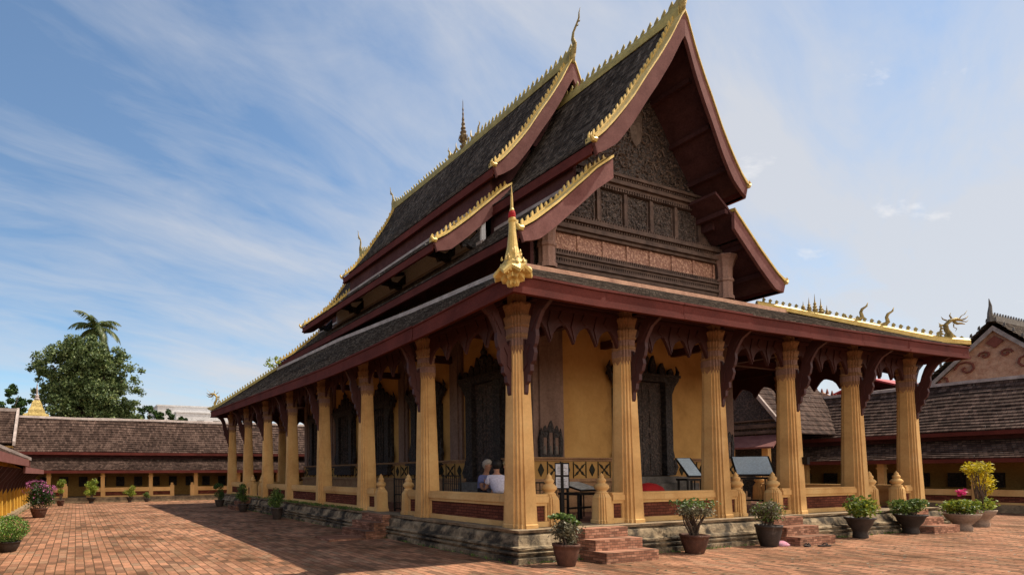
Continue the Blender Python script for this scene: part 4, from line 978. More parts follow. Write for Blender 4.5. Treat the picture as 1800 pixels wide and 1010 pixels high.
for s in (-1,1): g.hexa([(36,10+s*2.2,6.1),(44,10+s*2.2,6.1),(44,10,7.1),(36,10,7.1),(36,10+s*2.2,6.2),(44,10+s*2.2,6.2),(44,10,7.2),(36,10,7.2)])
link('roof',g,roofred,C7)
g=G(); g.box(36.3,8,0,43.5,12,6.1); link('wall',g,white_b,C7)
# stupa top and white block behind the far cloister
C8=thing('gilded_stupa','small golden bell stupa top with white spire behind the far left roof','stupa',(-10.35,36,0))
g=G(); g.rings([[ (a*sx_,a*sy_,z) for sx_,sy_ in ((-1,-1),(1,-1),(1,1),(-1,1))] for a,z in ((.9,0),(.9,5.4),(1.0,5.45),(1.0,5.6),(.85,5.65),(.8,5.85),(.55,5.95),(.5,6.2),(.38,6.4),(.3,6.7),(.2,6.9))]); link('bell',g,carving_m,C8)
g=G(); g.lathe([(.16,6.9),(.2,7.0),(.11,7.1),(.14,7.2),(.07,7.35),(.05,7.8),(.0,8.2)],n=10,cap=False); link('spire',g,lime,C8)
C9=thing('white_building','plain white flat roofed building far behind the cloister roof','building')
g=G(); g.box(4.1,84,0,14.5,96,12.5); g.box(6.8,82.5,0,15.5,83.99,11.4); link('wall',g,white_b,C9)
g=G(); g.box(4.0,83.9,12.5,14.6,96.1,12.75); g.box(6.7,82.4,11.4,15.6,83.89,11.6); link('parapet',g,white_b,C9)
g=G(); 
for k in range(3): g.box(7.5+k*2.6,82.44,9.2,8.6+k*2.6,82.49,10.3)
link('window',g,stonegrey,C9)

# ------------------------------------------------------------------ plants
def leaf(g,p,l,w,rn,up=.3):
    d=Vector((rn.gauss(0,1),rn.gauss(0,1),rn.gauss(0,1)+up)).normalized()
    s=d.cross(Vector((rn.gauss(0,1),rn.gauss(0,1),rn.gauss(0,1)))).normalized(); n=d.cross(s)
    p=Vector(p); k=len(g.v)
    g.v+= [tuple(p-d*l/2),tuple(p+s*w/2+n*w*.12),tuple(p+d*l/2),tuple(p-s*w/2+n*w*.12)]
    g.f.append((k,k+1,k+2,k+3))
def blob(g,c,r,n,l,rn,shell=.55,asp=1,w=.5,fl=0):
    for _ in range(n):
        v=Vector((rn.gauss(0,1),rn.gauss(0,1),rn.gauss(0,1))).normalized(); q=(shell+(1-shell)*rn.random())*(1+rn.gauss(0,.05))
        ll=l*rn.uniform(.6,1.3)
        leaf(g,(c[0]+v.x*r*q,c[1]+v.y*r*q,c[2]+v.z*r*asp*q),ll,ll*w,rn)
def pot_mesh(r,h,style=0):
    g=G()
    if style==0: pr=[(r*.60,0),(r*.66,.02),(r*.80,h*.35),(r*.95,h*.7),(r*.97,h*.86),(r*1.03,h*.88),(r*1.05,h),(r*.93,h),(r*.9,h*.9)]
    elif style==1: pr=[(r*.52,0),(r*.55,.03),(r*.48,h*.25),(r*.55,h*.4),(r*.8,h*.62),(r*.92,h*.85),(r*1.08,h*.93),(r*1.1,h),(r*.95,h),(r*.9,h*.9)]
    else: pr=[(r*.6,0),(r*.6,h*.2),(r*.5,h*.3),(r*.7,h*.5),(r*1.0,h*.75),(r*1.08,h*.9),(r*1.12,h),(r*.95,h),(r*.9,h*.9)]
    n=18; rs=[]
    for q,z in pr: rs.append([(q*(1+.018*math.sin(3*j))*math.cos(2*math.pi*j/n),q*(1+.018*math.sin(3*j))*math.sin(2*math.pi*j/n),z) for j in range(n)])
    g.rings(rs,cap=False); return g
def potted(name,label,loc,potr,poth,potmat,style,fol,lm,seed,stems=5,cat='potted plant',group=None,extra=None):
    """fol: list of (dx,dy,z,r,n,leaf,asp,shell)"""
    t=thing(name,label,cat,loc,0,group); rn=random.Random(seed)
    p=link('pot',pot_mesh(potr,poth,style),potmat,t,True)
    g=G(); g.lathe([(potr*.92,poth*.9),(0.001,poth*.93)],n=14,cap=False); link('soil',g,soil,t)
    g=G()
    zc=sum(f[2] for f in fol)/len(fol)
    for k in range(stems):
        f=fol[k%len(fol)]; a=rn.uniform(0,6.28); e=(f[0]+rn.uniform(-.5,.5)*f[3],f[1]+rn.uniform(-.5,.5)*f[3],f[2]+rn.uniform(-.2,.5)*f[3])
        b=(math.cos(a)*potr*.3,math.sin(a)*potr*.3,poth*.85); m=((b[0]+e[0])/2+rn.uniform(-.04,.04),(b[1]+e[1])/2+rn.uniform(-.04,.04),(b[2]+e[2])/2)
        g.tube([b,m,e],[.018,.013,.006],5)
    link('stem',g,bark,t)
    g=G()
    for dx,dy,z,r,n,l,asp,sh in fol: blob(g,(dx,dy,z),r,n,l,rn,sh,asp)
    link('foliage',g,lm,t)
    if extra:
        for nm,mt,fo in extra:
            g=G()
            for dx,dy,z,r,n,l,asp,sh in fo: blob(g,(dx,dy,z),r,n,l,rn,sh,asp,.8)
            link(nm,g,mt,t)
    return t
def cluster(R_,z0,z1,k,n,l,seed,sh=.35,asp=.9,rr=.45):
    rn=random.Random(seed); out=[]
    for i in range(k):
        a=rn.uniform(0,6.28); q=rn.uniform(.2,1)*(R_*(1-rr)); r=R_*rr*rn.uniform(.75,1.15)
        out.append((q*math.cos(a),q*math.sin(a),rn.uniform(z0+r*.6,z1-r*.8),r,n,l,asp,sh))
    return out
GP='potted plants around the courtyard'
potted('potted_shrub','round clipped bright green shrub at the left edge of the picture',(-9.07,5.15,0),.24,.22,pot_bk,0,[(0,0,.48,.40,2600,.045,.72,.8),(0,0,.45,.3,700,.05,.7,.3)],leaf_clip,11,group=GP)
potted('bougainvillea','bushy potted plant topped with magenta flowers by the yellow wall',(-9.05,15.5,0),.30,.36,pot_br,0,cluster(.66,.35,1.42,16,210,.075,12),leaf_dark,12,group=GP,extra=[('flowers',leaf_pink,[(-.1,0,1.25,.40,230,.06,.5,.7),(.35,-.1,1.08,.30,120,.06,.6,.7),(-.4,-.1,1.0,.22,30,.06,.6,.7),(.1,-.2,.9,.45,60,.05,.8,.8)])])
potted('potted_shrub','thin lime green potted shrub half hidden behind the magenta flowered plant',(-8.5,24.0,0),.2,.3,pot_br,0,cluster(.38,.5,1.5,7,110,.09,13),leaf_lime,13,group=GP)
potted('potted_tree','tall lime green potted shrub before the far cloister, left of two smaller ones',(-6.95,26.4,0),.24,.32,pot_bk,1,cluster(.50,.4,1.42,12,150,.10,14),leaf_lime,14,group=GP)
potted('potted_shrub','middle sized light green potted shrub before the far cloister parapet',(-4.85,26.4,0),.2,.3,pot_bk,1,cluster(.42,.3,1.02,9,130,.08,15),leaf_lime,15,group=GP)
potted('potted_shrub','smallest green potted shrub beside the far cloister gate posts',(-3.88,26.5,0),.16,.2,pot_bk,0,cluster(.30,.18,.62,7,100,.07,16),leaf_mid,16,group=GP)
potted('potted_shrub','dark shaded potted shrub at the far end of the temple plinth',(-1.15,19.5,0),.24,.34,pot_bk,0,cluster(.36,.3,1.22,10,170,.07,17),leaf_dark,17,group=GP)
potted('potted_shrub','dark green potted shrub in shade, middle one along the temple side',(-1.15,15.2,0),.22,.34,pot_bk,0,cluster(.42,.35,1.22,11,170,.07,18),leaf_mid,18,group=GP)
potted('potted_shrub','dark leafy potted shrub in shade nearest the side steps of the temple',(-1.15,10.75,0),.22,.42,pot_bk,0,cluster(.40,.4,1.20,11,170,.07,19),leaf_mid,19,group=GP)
potted('potted_shrub','bleached potted shrub with fresh green top at the near corner of the plinth',(.03,-1.05,0),.215,.38,pot_br,0,cluster(.36,.36,.80,13,130,.055,20,.1),leaf_grey,20,12,group=GP,extra=[('fresh_leaves',leaf_mid,[(.02,.05,.84,.20,150,.07,.3,.2),(.2,.0,.74,.13,70,.07,.4,.2),(-.12,.1,.84,.12,60,.07,.4,.2)])])
potted('potted_tree','wide airy potted tree with sparse leaves in a brown pot beside the front steps',(3.5,-.95,0),.245,.37,pot_br,0,cluster(.50,.60,1.08,14,85,.055,21,.2,.5),leaf_grey,21,26,group=GP,extra=[('top_leaves',leaf_mid,[(0,0,.98,.46,260,.05,.25,.3)])])
potted('potted_shrub','dense olive grey potted shrub in front of the middle front steps',(5.95,-.92,0),.235,.46,pot_bk,0,cluster(.36,.48,.98,12,190,.045,22),leaf_grey,22,8,group=GP,extra=[('green_leaves',leaf_mid,[(0,0,.75,.34,260,.045,.7,.7)])])
potted('potted_shrub','light green loose potted shrub, left one of two dark flared pots',(9.6,-.88,0),.27,.49,pot_bk,1,cluster(.42,.50,1.06,12,95,.085,23,.3,.8),leaf_lime,23,10,group=GP,extra=[('dark_leaves',leaf_mid,[(0,0,.78,.34,240,.08,.7,.3)])])
potted('potted_shrub','low spreading dark green potted shrub, right one of two dark flared pots',(12.0,-.86,0),.30,.48,pot_bk,1,cluster(.47,.48,.92,12,110,.075,24,.4,.8),leaf_mid,24,8,group=GP)
potted('potted_succulent','low green potted plant with one pink bloom in a pale stone pot',(14.2,-1.05,0),.32,.44,pot_st,2,cluster(.50,.44,.86,12,80,.085,25,.3,.8),leaf_lime,25,8,group=GP,extra=[('pink_bloom',pinkfl,[(.25,.1,1.0,.12,60,.07,.9,.3)]),('dark_leaves',leaf_mid,[(0,0,.62,.42,260,.07,.5,.4)])])
potted('potted_tree','tall yellow leaved potted bush at the right end of the temple',(16.2,-.75,0),.29,.47,pot_st,2,[(-.25,.0,1.66,.30,330,.08,.7,.3),(.05,0,1.66,.32,360,.08,.7,.3),(.30,.1,1.5,.27,260,.08,.8,.3),(-.5,0,1.62,.2,140,.08,.6,.3),(.34,0,1.2,.25,200,.08,1.2,.3),(.1,.0,1.3,.28,220,.08,.8,.3),(.42,0,.98,.16,80,.08,.9,.3)],leaf_yel,26,18,group=GP,extra=[('low_leaves',leaf_lime,cluster(.42,.45,.85,6,70,.08,27))])
# trees
def tree(name,label,loc,trunk,blobs,lm,leafl,seed,cat='tree'):
    t=thing(name,label,cat,loc); rn=random.Random(seed)
    g=G(); H=trunk[0]; g.tube([(0,0,0),(.1,0,H*.4),(0,.1,H*.75),(0,0,H)],[trunk[1],trunk[1]*.8,trunk[1]*.6,trunk[1]*.35],8)
    for b in blobs: g.tube([(0,0,H*rn.uniform(.5,.8)),(b[0]*.5,b[1]*.5,(b[2]+H*.7)/2),(b[0],b[1],b[2])],[trunk[1]*.35,trunk[1]*.2,.03],5)
    link('trunk',g,bark,t)
    g=G()
    for dx,dy,z,r,n,asp in blobs:
        # leaf clumps inside each lobe give light and dark tufts
        k=max(8,int(n/34))
        for _ in range(k):
            v=Vector((rn.gauss(0,1),rn.gauss(0,1),rn.gauss(0,1))).normalized()*r*rn.uniform(.45,1.0)
            blob(g,(dx+v.x,dy+v.y,z+v.z*asp),r*rn.uniform(.20,.33),78,leafl,rn,.2,.75,.62)
    link('crown',g,lm,t); return t
rn=random.Random(40); bl=[(0,0,9.1,2.9,3000,1),(0,0,7.2,3.1,2600,1)]
for k in range(26):
    a=rn.uniform(0,6.28); q=rn.uniform(.9,2.45); z=rn.uniform(5.6,11.4); q*=1 if z<9.5 else .62
    bl.append((q*math.cos(a),q*math.sin(a)*.8,z,rn.uniform(1.2,1.75),900,.85))
bl+=[(2.6,-1,9.3,1.9,1200,.9),(-2.6,-1,10.2,1.7,1200,.9),(0,-1.5,11.2,1.8,1300,.8),(1.6,-1,10.9,1.5,1000,.8),(-1.4,-1,11.5,1.4,900,.8),(-2.9,-1,6.4,1.7,1100,1),(3.0,0,6.9,1.5,1000,.8),(3.5,0,5.8,1.2,700,.7),(-2.7,0,7.8,1.4,900,.9),(-2.3,-1,8.9,1.4,900,.9)]
tree('round_tree','big dense round dark green tree rising behind the far cloister roof',(-6.9,41,0),(8,.4),bl,leaf_tree,.215,41)
tree('small_tree','low dark tree left of the golden stupa top',(-13.2,44,0),(6,.25),[(0,0,7.2,1.3,600,.9),(1.0,0,8.2,1.0,450,.9),(-1.0,0,6.9,1.0,400,.9),(1.3,0,6.8,1.1,400,.8)],leaf_dark,.26,42)
tree('small_tree','low scrubby tree between the big round tree and the white building',(-.4,45,0),(5.5,.2),[(0,0,6.9,1.0,450,.7),(1.2,0,6.6,.9,300,.7),(-1.4,0,7.2,1.1,450,.8),(2.1,.2,6.5,.6,120,.7)],leaf_dark,.24,43)
# coconut palm
t=thing('coconut_palm','coconut palm with drooping fronds standing above the round tree','palm tree',(-6.2,47,-.2)); rn=random.Random(50)
g=G(); g.tube([(.3,0,0),(.1,0,6),(0,0,11),(0,0,15.2)],[.3,.24,.2,.17],10); link('trunk',g,bark,t,True)
for k in range(19):
    g=G(); a=k*2.399+rn.uniform(-.2,.2); el=R(rn.choice([75,60,48,35,20,5,-12,-30])+rn.uniform(-6,6)); Lf=rn.uniform(2.3,3.1)
    pts=[]; p=Vector((0,0,15.2)); hd=Vector((math.cos(a),math.sin(a),0)); e=el; n=11
    for i in range(n): pts.append(p.copy()); p=p+(hd*math.cos(e)+Vector((0,0,math.sin(e))))*Lf/(n-1); e-=R(11 if el>0 else 6)
    g.tube(pts,[.05-.0035*i for i in range(n)],5)
    sd=hd.cross(Vector((0,0,1)))
    for i in range(1,n):
        for q in range(3):
            b=pts[i-1].lerp(pts[i],q/3); d=(pts[i]-pts[i-1]).normalized(); ll=.75*math.sin(math.pi*min(.97,(i+q/3+1.2)/(n+1)))+.12
            for s in (-1,1):
                tip=b+sd*s*ll*.62+d*ll*.45+Vector((0,0,-ll*rn.uniform(.35,.7))); w=d*.05
                m=b.lerp(tip,.5)+Vector((0,0,.06)); g.quad(tuple(b-w),tuple(b+w),tuple(m+w),tuple(m-w)); g.tri(tuple(m-w),tuple(m+w),tuple(tip))
    link('frond',g,leaf_palm,t)
g=G(); 
for k in range(7): 
    a=k*.9; c=(.28*math.cos(a),.28*math.sin(a),14.85+.1*(k%2)); g.lathe([(.02,-.14),(.11,-.06),(.13,.02),(.08,.1),(.01,.13)],c=c,n=7)
link('coconuts',g,leaf_lime,t)
# weeds growing on the back corner of the tiled roof
g=G(); rn=random.Random(60)
for k in range(7): blob(g,(rn.uniform(-.5,.5),rn.uniform(-.9,.9),rn.uniform(.05,.3)),.2,45,.11,rn,.2,.8)
o=link('roof_weeds',g,leaf_lime); o.location=(1.75,19.3,7.15)
tag(o,'tuft of yellow green weeds growing on the far end of the tiled roof','weeds')

g=G(); rn=random.Random(77)
for k in range(260):
    y=rn.uniform(5.6,12.5) if rn.random()<.75 else rn.uniform(13,20); x=-.44+rn.uniform(-.05,.06)
    for q in range(7): leaf(g,(x+rn.gauss(0,.04),y+rn.gauss(0,.05),.59+rn.uniform(-.03,.05)),rn.uniform(.04,.09),.02,rn,.8)
for k in range(420):
    sd_=rn.random()
    if sd_<.45: p=(-.70+rn.gauss(0,.03),rn.uniform(-.5,21),.03)
    elif sd_<.8: p=(rn.uniform(-.5,14.8),-.70+rn.gauss(0,.03),.03)
    else: p=(-9.9+rn.gauss(0,.05),rn.uniform(2,26),.03)
    for q in range(4): leaf(g,(p[0]+rn.gauss(0,.02),p[1]+rn.gauss(0,.03),p[2]),rn.uniform(.04,.09),.015,rn,1.2)
tag(link('plinth_weeds',g,leaf_mid),'small weeds along the foot and top edge of the plinth','weeds',kind='stuff')
g=G()
for k in range(900):
    x=rn.uniform(-9.8,16); y=rn.uniform(-6,26) if x<-.8 else rn.uniform(-6,-.8)
    l=rn.uniform(.02,.06); a=rn.uniform(0,6.28); g.quad((x-l*math.cos(a),y-l*math.sin(a),.006),(x+l*.4*math.sin(a),y-l*.4*math.cos(a),.012),(x+l*math.cos(a),y+l*math.sin(a),.008),(x-l*.4*math.sin(a),y+l*.4*math.cos(a),.014))
tag(link('fallen_leaves',g,leaf_grey),'dry fallen leaves scattered over the brick paving','fallen leaves',kind='stuff')

# ------------------------------------------------------------------ things on the veranda
def framework(name,label,cat,loc,rz=0,group=None): return thing(name,label,cat,loc,rz,group)
# notice stand with two papers
t=framework('notice_stand','black metal stand holding two white notices inside the near front gate','notice stand',(1.72,.62,P),R(-46))
g=G(); g.box(-.03,-.02,0,.03,.02,1.25); g.box(-.2,-.18,0,.2,.18,.03); g.box(-.14,-.005,.68,.14,.02,1.24); link('stand',g,iron,t)
for z in (.98,.71):
    g=G(); g.box(-.12,-.016,z,.12,-.007,z+.23); p=link('notice_sheet',g,paper,t)
    g=G(); 
    for k in range(5): g.box(-.09,-.019,z+.04+k*.032,.09-.03*(k%3),-.0165,z+.049+k*.032)
    link('printed_lines',g,stonegrey,p)
# display desk
def desk(label,loc,rz,mat,w=.85,tilt=.35,h=.75,group=None):
    t=framework('display_desk',label,'display desk',loc,rz,group)
    g=G()
    for x in (-w/2+.04,w/2-.04):
        for y in (-.2,.2): g.box(x-.02,y-.02,0,x+.02,y+.02,h)
    g.box(-w/2,-.02,.25,w/2,.02,.29); g.box(-w/2,-.25,h-.05,w/2,.25,h); g.box(-w/2+.2,-.22,.1,-w/2+.22,-.2,h-.05); g.box(w/2-.22,-.22,.1,w/2-.2,-.2,h-.05); link('frame',g,iron,t)
    g=G(); z0=h+.03; g.hexa([(-w/2,-.28,z0),(w/2,-.28,z0),(w/2,.28,z0+tilt*.56),(-w/2,.28,z0+tilt*.56),(-w/2,-.28,z0+.03),(w/2,-.28,z0+.03),(w/2,.28,z0+.03+tilt*.56),(-w/2,.28,z0+.03+tilt*.56)]); p=link('panel',g,iron,t)
    g=G(); zz=lambda y:z0+.036+tilt*(y+.28); g.quad((-w/2+.04,-.26,zz(-.26)),(w/2-.04,-.26,zz(-.26)),(w/2-.04,.26,zz(.26)),(-w/2+.04,.26,zz(.26))); link('print_or_reflection_sheet',g,mat,p)
    return t
desk('low black framed display desk with a printed picture sheet inside the near front gate',(2.32,.72,P),R(10),photo_m,.8,.3,.6,'display desks on the veranda')
desk('black framed display desk with painted sky reflection standing right of the carved front door',(7.45,1.75,P),R(-25),sky_refl_m,.42,.9,.85,'display desks on the veranda')
t=desk('large slanted display board with painted pale sky reflection above the front gate posts right of the door',(8.85,1.0,P),R(-48),sky_refl_m,.85,.9,.88,'display desks on the veranda')
# iron gates
def gate(label,loc,rz,w,h,group='iron grille gates on the veranda'):
    t=framework('iron_gate',label,'gate',loc,rz,group)
    g=G(); 
    for x in (-w/2,w/2): g.box(x-.02,-.02,0,x+.02,.02,h)
    for z in (.08,h*.5,h-.04): g.box(-w/2,-.015,z-.015,w/2,.015,z+.015)
    link('frame',g,iron,t)
    g=G(); n=int(w/.11)
    for k in range(1,n): g.box(-w/2+k*w/n-.007,-.007,.08,-w/2+k*w/n+.007,.007,h-.04)
    for z in (h*.27,h*.75): g.box(-w/2,-.008,z-.007,w/2,.008,z+.007)
    link('bars',g,iron,t)
gate('black iron grille gate between the stone posts at the side steps',(.32,SY*1.5,P),R(90),1.05,.92)
gate('black iron grille standing inside the veranda left of the seated people',(1.5,4.15,P),R(80),1.0,1.0)
gate('black iron railing inside the near front gate behind the display desk',(2.0,1.35,P),0,1.3,.85)
# red cloth covered low table
t=framework('low_table','low table under a red cloth just behind the front balustrade','table',(5.25,1.3,P))
g=G(); g.box(-.32,-.22,0,.32,.22,.5); link('table_body',g,black,t)
g=G(); g.rings([[(a*math.cos(q*math.pi/8)*(1+.04*(q%2)),a*.75*math.sin(q*math.pi/8)*(1+.04*(q%2)),z) for q in range(16)] for a,z in ((.46,.42),(.43,.55),(.36,.66),(.2,.74),(.02,.77))]); link('cloth',g,redcloth,t,True)
# camera box on column
g=G(); g.box(-.05,-.06,-.08,.05,.06,.08); g.box(-.065,-.07,.08,.065,.07,.095)
o=tag(link('wall_lamp_box',g,iron),'small black box fixed on the front face of the fourth front column','junction box'); o.location=(3*SX+.10,-.28,1.85)
# sandals and cloth by the steps
for (x,y,a,lab) in ((6.62,-1.28,20,'left one of two dark rubber sandals on the paving near the middle steps'),(6.95,-1.42,-15,'right one of two dark rubber sandals on the paving near the middle steps')):
    t=framework('sandal',lab,'sandal',(x,y,0),R(a),'sandals left on the paving')
    g=G(); g.plate([(-.13,-.035),(-.05,-.05),(.06,-.055),(.13,-.04),(.15,0),(.13,.04),(.06,.05),(-.05,.04),(-.13,.03),(-.15,0)],lambda u,v,w:(u,v,.018+w),.03); link('sole',g,dead,t)
    g=G(); g.tube([(.0,-.05,.03),(.03,-.02,.07),(.09,0,.035)],[.012,.012,.008],5); g.tube([(.0,.045,.03),(.03,.02,.07),(.09,0,.035)],[.012,.012,.008],5); link('strap',g,dead,t)
g=G(); rn=random.Random(9); g.rings([[( .16*s*math.cos(q*.785)+rn.uniform(-.02,.02),.1*s*math.sin(q*.785)+rn.uniform(-.02,.02),z) for q in range(8)] for s,z in ((1,0),(1.05,.03),(.8,.07),(.4,.10),(.1,.11))])
o=tag(link('cloth_bundle',g,pinkcl,None,True),'small crumpled pink and white cloth beside the middle front steps','cloth'); o.location=(6.28,-1.0,0)
# fallen tile slab near side steps
g=G(); g.hexa([(-.5,-.45,0),(.5,-.4,0),(.55,.4,0),(-.45,.5,0),(-.48,-.43,.05),(.48,-.38,.05),(.53,.38,.05),(-.43,.48,.05)])
o=tag(link('paving_slab',g,step_m),'loose flat brick slab lying on the shaded paving before the side steps','slab'); o.location=(-1.75,4.3,0)

# ------------------------------------------------------------------ people
def skinned(name,verts,edges,radii,mat,parent,root=0,sub=2):
    me=bpy.data.meshes.new(name); me.from_pydata(verts,edges,[]); o=bpy.data.objects.new(name,me); COL.objects.link(o); o.parent=parent
    m=o.modifiers.new('Skin','SKIN'); m.use_smooth_shade=True
    sv=me.skin_vertices[0].data if me.skin_vertices else None
    if sv is None:
        bpy.context.view_layer.objects.active=o
        sv=me.skin_vertices[0].data
    for i,r in enumerate(radii): sv[i].radius=(r,r) if not isinstance(r,tuple) else r; sv[i].use_root=(i==root)
    s=o.modifiers.new('Sub','SUBSURF'); s.levels=sub; s.render_levels=sub
    me.materials.append(mat); return o
def person(label,loc,rz,shirt,hairm,lean=0.1,head_turn=0,arm=0):
    """figure seated on a stool, facing +x, origin at floor under pelvis"""
    t=thing('person',label,'person',loc,rz,'people sitting on the veranda')
    lx=math.sin(lean); H=lambda h:(h*lx,0,.48+h*math.cos(lean))
    pel=H(.08); ch=H(.38); nk=H(.56); hb=H(.60); hd=(H(.70)[0]+.02,0,H(.70)[2]); ht=(H(.78)[0]+.01,0,H(.78)[2])
    v=[pel,H(.22),ch,nk,hd,ht]; e=[(0,1),(1,2),(2,3),(3,4),(4,5)]; r=[(.13,.15),(.12,.14),(.12,.16),.05,.085,.075]
    def chain(root,pts,rad):
        p=root
        for q,rr in zip(pts,rad): v.append(q); r.append(rr); e.append((p,len(v)-1)); p=len(v)-1
        return p
    hands=[]
    for s in (-1,1):
        chain(0,[(pel[0]+.08,s*.09,.52),(pel[0]+.44,s*.12,.50),(pel[0]+.46,s*.12,.10),(pel[0]+.58,s*.13,.04)],[.09,.065,.045,.035])
        sh=(ch[0]+.01,s*.17,ch[2]+.07); el=(ch[0]+.08+.06*arm,s*.24,ch[2]-.19); wr=(el[0]+.22,s*(.14),el[2]+.02+.1*arm)
        w=chain(2,[sh,el,wr,(wr[0]+.06,s*.12,wr[2])],[.055,.042,.028,(.036,.018)])
        for k in range(5):
            if k<4: chain(w,[(wr[0]+.11,s*.12+(k-1.5)*.02,wr[2]),(wr[0]+.145-.008*abs(k-1.5),s*.12+(k-1.5)*.022,wr[2]-.03)],[.009,.008])
            else: chain(w,[(wr[0]+.07,s*.12-s*.045,wr[2]+.01),(wr[0]+.10,s*.12-s*.06,wr[2]-.005)],[.010,.009])
    b=skinned('body',v,e,r,skin,t)
    # shirt
    v2=[(pel[0],0,pel[2]-.02),H(.22),ch,(nk[0]-.005,0,nk[2]-.06)]; e2=[(0,1),(1,2),(2,3)]; r2=[(.155,.18),(.145,.165),(.145,.185),(.07,.09)]
    for s in (-1,1):
        a=len(v2); v2+=[(ch[0]+.01,s*.175,ch[2]+.07),(ch[0]+.05,s*.215,ch[2]-.08)]; e2+=[(2,a),(a,a+1)]; r2+=[.078,.072]
    skinned('shirt',v2,e2,r2,shirt,t)
    v3=[(pel[0],0,.56)]; e3=[]; r3=[(.15,.17)]
    for s in (-1,1):
        a=len(v3); v3+=[(pel[0]+.08,s*.09,.53),(pel[0]+.44,s*.12,.51),(pel[0]+.46,s*.12,.14)]; e3+=[(0,a),(a,a+1),(a+1,a+2)]; r3+=[.10,.08,.07]
    skinned('trousers',v3,e3,r3,trouser,t)
    # face + hair
    g=G(); c=Vector((hd[0]+.01,0,hd[2]+.045))
    rs=[]
    for i in range(9):
        a=math.pi*i/8; z=math.cos(a)
        rs.append([(c.x-.02+ (.124*math.sin(a)+.002)*math.cos(q*math.pi/7)*(1 if math.cos(q*math.pi/7)<0 else (.95 if z>.35 else .45)),c.y+(.106*math.sin(a)+.002)*math.sin(q*math.pi/7),c.z+.02+.118*z*(1 if z>0 else 1.15 if math.cos(q*math.pi/7)<.2 else .3)) for q in range(14)])
    g.rings(rs); link('hair',g,hairm,t,True)
    g=G(); 
    g.tube([(c.x+.085,0,c.z+.01),(c.x+.11,0,c.z-.03),(c.x+.09,0,c.z-.04)],[.01,.016,.01],6)
    for s in (-1,1): g.lathe([(.003,-.02),(.012,-.01),(.012,.01),(.003,.02)],c=(c.x-.01,s*.093,c.z-.02),n=6)
    link('nose_and_ears',g,skin,t,True)
    g=G()
    for s in (-1,1): g.lathe([(.002,-.007),(.009,0),(.002,.007)],c=(c.x+.083,s*.033,c.z+.003),n=6)
    g.box(c.x+.083,-.022,c.z-.068,c.x+.09,.022,c.z-.060); link('eyes_and_mouth',g,hair_k,t)
    return t
def stool(loc,rz,label):
    t=thing('wooden_stool',label,'stool',loc,rz,'stools under the seated people')
    g=G(); g.lathe([(.17,.40),(.18,.41),(.18,.435),(.17,.44)],n=16); link('seat',g,woodcarve,t)
    for k in range(4):
        a=k*math.pi/2+.78; g=G(); g.tube([(.12*math.cos(a),.12*math.sin(a),.40),(.16*math.cos(a),.16*math.sin(a),0)],[.018,.015],6); link('leg',g,woodcarve,t)
for (lab,x,y,rz,sh_,ha,ln,arm,sl) in (
 ('grey haired person in a blue shirt sitting behind the balustrade left of the corner column',1.0,2.28,-75,shirt_b,hair_g,.18,0,'stool under the grey haired person in blue'),
 ('black haired person in a pale lilac shirt sitting lower, right beside the corner column',.85,1.58,60,shirt_w,hair_k,.25,0,'stool under the black haired person in pale lilac'),
 ('fair haired person in a light blue shirt leaning forward behind the corner column',1.75,2.0,-170,shirt_l,hair_y,.45,1,'stool under the fair haired person in light blue')):
    zz=P+(0 if sh_ is not shirt_w else -.0)
    person(lab,(x,y,P+(.03 if sh_ is shirt_l else (-.0))),R(rz),sh_,ha,ln,0,arm); stool((x,y,P),0,sl)

# ------------------------------------------------------------------ sky, sun, camera
w=bpy.data.worlds.new('World'); scn.world=w; w.use_nodes=True; t=w.node_tree; bg=t.nodes['Background']
sky=t.nodes.new('ShaderNodeTexSky'); sky.sky_type='NISHITA'; sky.sun_disc=False
sv=Vector((.649,-.186,1)).normalized(); el=math.asin(sv.z); az=math.atan2(sv.x,sv.y)
sky.sun_elevation=el; sky.sun_rotation=az; sky.air_density=1.0; sky.dust_density=.3; sky.ozone_density=3.5
tc=t.nodes.new('ShaderNodeTexCoord'); gen=tc.outputs['Generated']
sp=N(t,'ShaderNodeSeparateXYZ'); t.links.new(gen,sp.inputs[0])
za=N(t,'ShaderNodeMath',operation='ADD'); t.links.new(sp.outputs[2],za.inputs[0]); za.inputs[1].default_value=.22
dx=N(t,'ShaderNodeMath',operation='DIVIDE'); t.links.new(sp.outputs[0],dx.inputs[0]); t.links.new(za.outputs[0],dx.inputs[1])
dy=N(t,'ShaderNodeMath',operation='DIVIDE'); t.links.new(sp.outputs[1],dy.inputs[0]); t.links.new(za.outputs[0],dy.inputs[1])
cb=N(t,'ShaderNodeCombineXYZ'); t.links.new(dx.outputs[0],cb.inputs[0]); t.links.new(dy.outputs[0],cb.inputs[1])
rot=mapping(t,cb.outputs[0],(1,1,1),(0,0,R(-14))); mp=mapping(t,rot,(.55,1.5,1))
n1=noise(t,mp,1.35,7,.56,.35); n2=noise(t,mapping(t,cb.outputs[0],(.6,.9,1),(0,0,R(15))),.8,4,.5,.3)
n3=noise(t,mapping(t,rot,(.7,2.2,1)),3.0,8,.62,.8)
bias=N(t,'ShaderNodeMapRange'); t.links.new(sp.outputs[0],bias.inputs[0]); bias.inputs[1].default_value=-.2; bias.inputs[2].default_value=.7; bias.inputs[3].default_value=-.12; bias.inputs[4].default_value=.33
hz=N(t,'ShaderNodeMapRange'); t.links.new(sp.outputs[2],hz.inputs[0]); hz.inputs[1].default_value=.0; hz.inputs[2].default_value=.5; hz.inputs[3].default_value=.30; hz.inputs[4].default_value=0
a1=N(t,'ShaderNodeMath',operation='MULTIPLY_ADD'); t.links.new(n1.outputs[0],a1.inputs[0]); a1.inputs[1].default_value=1.35; t.links.new(bias.outputs[0],a1.inputs[2])
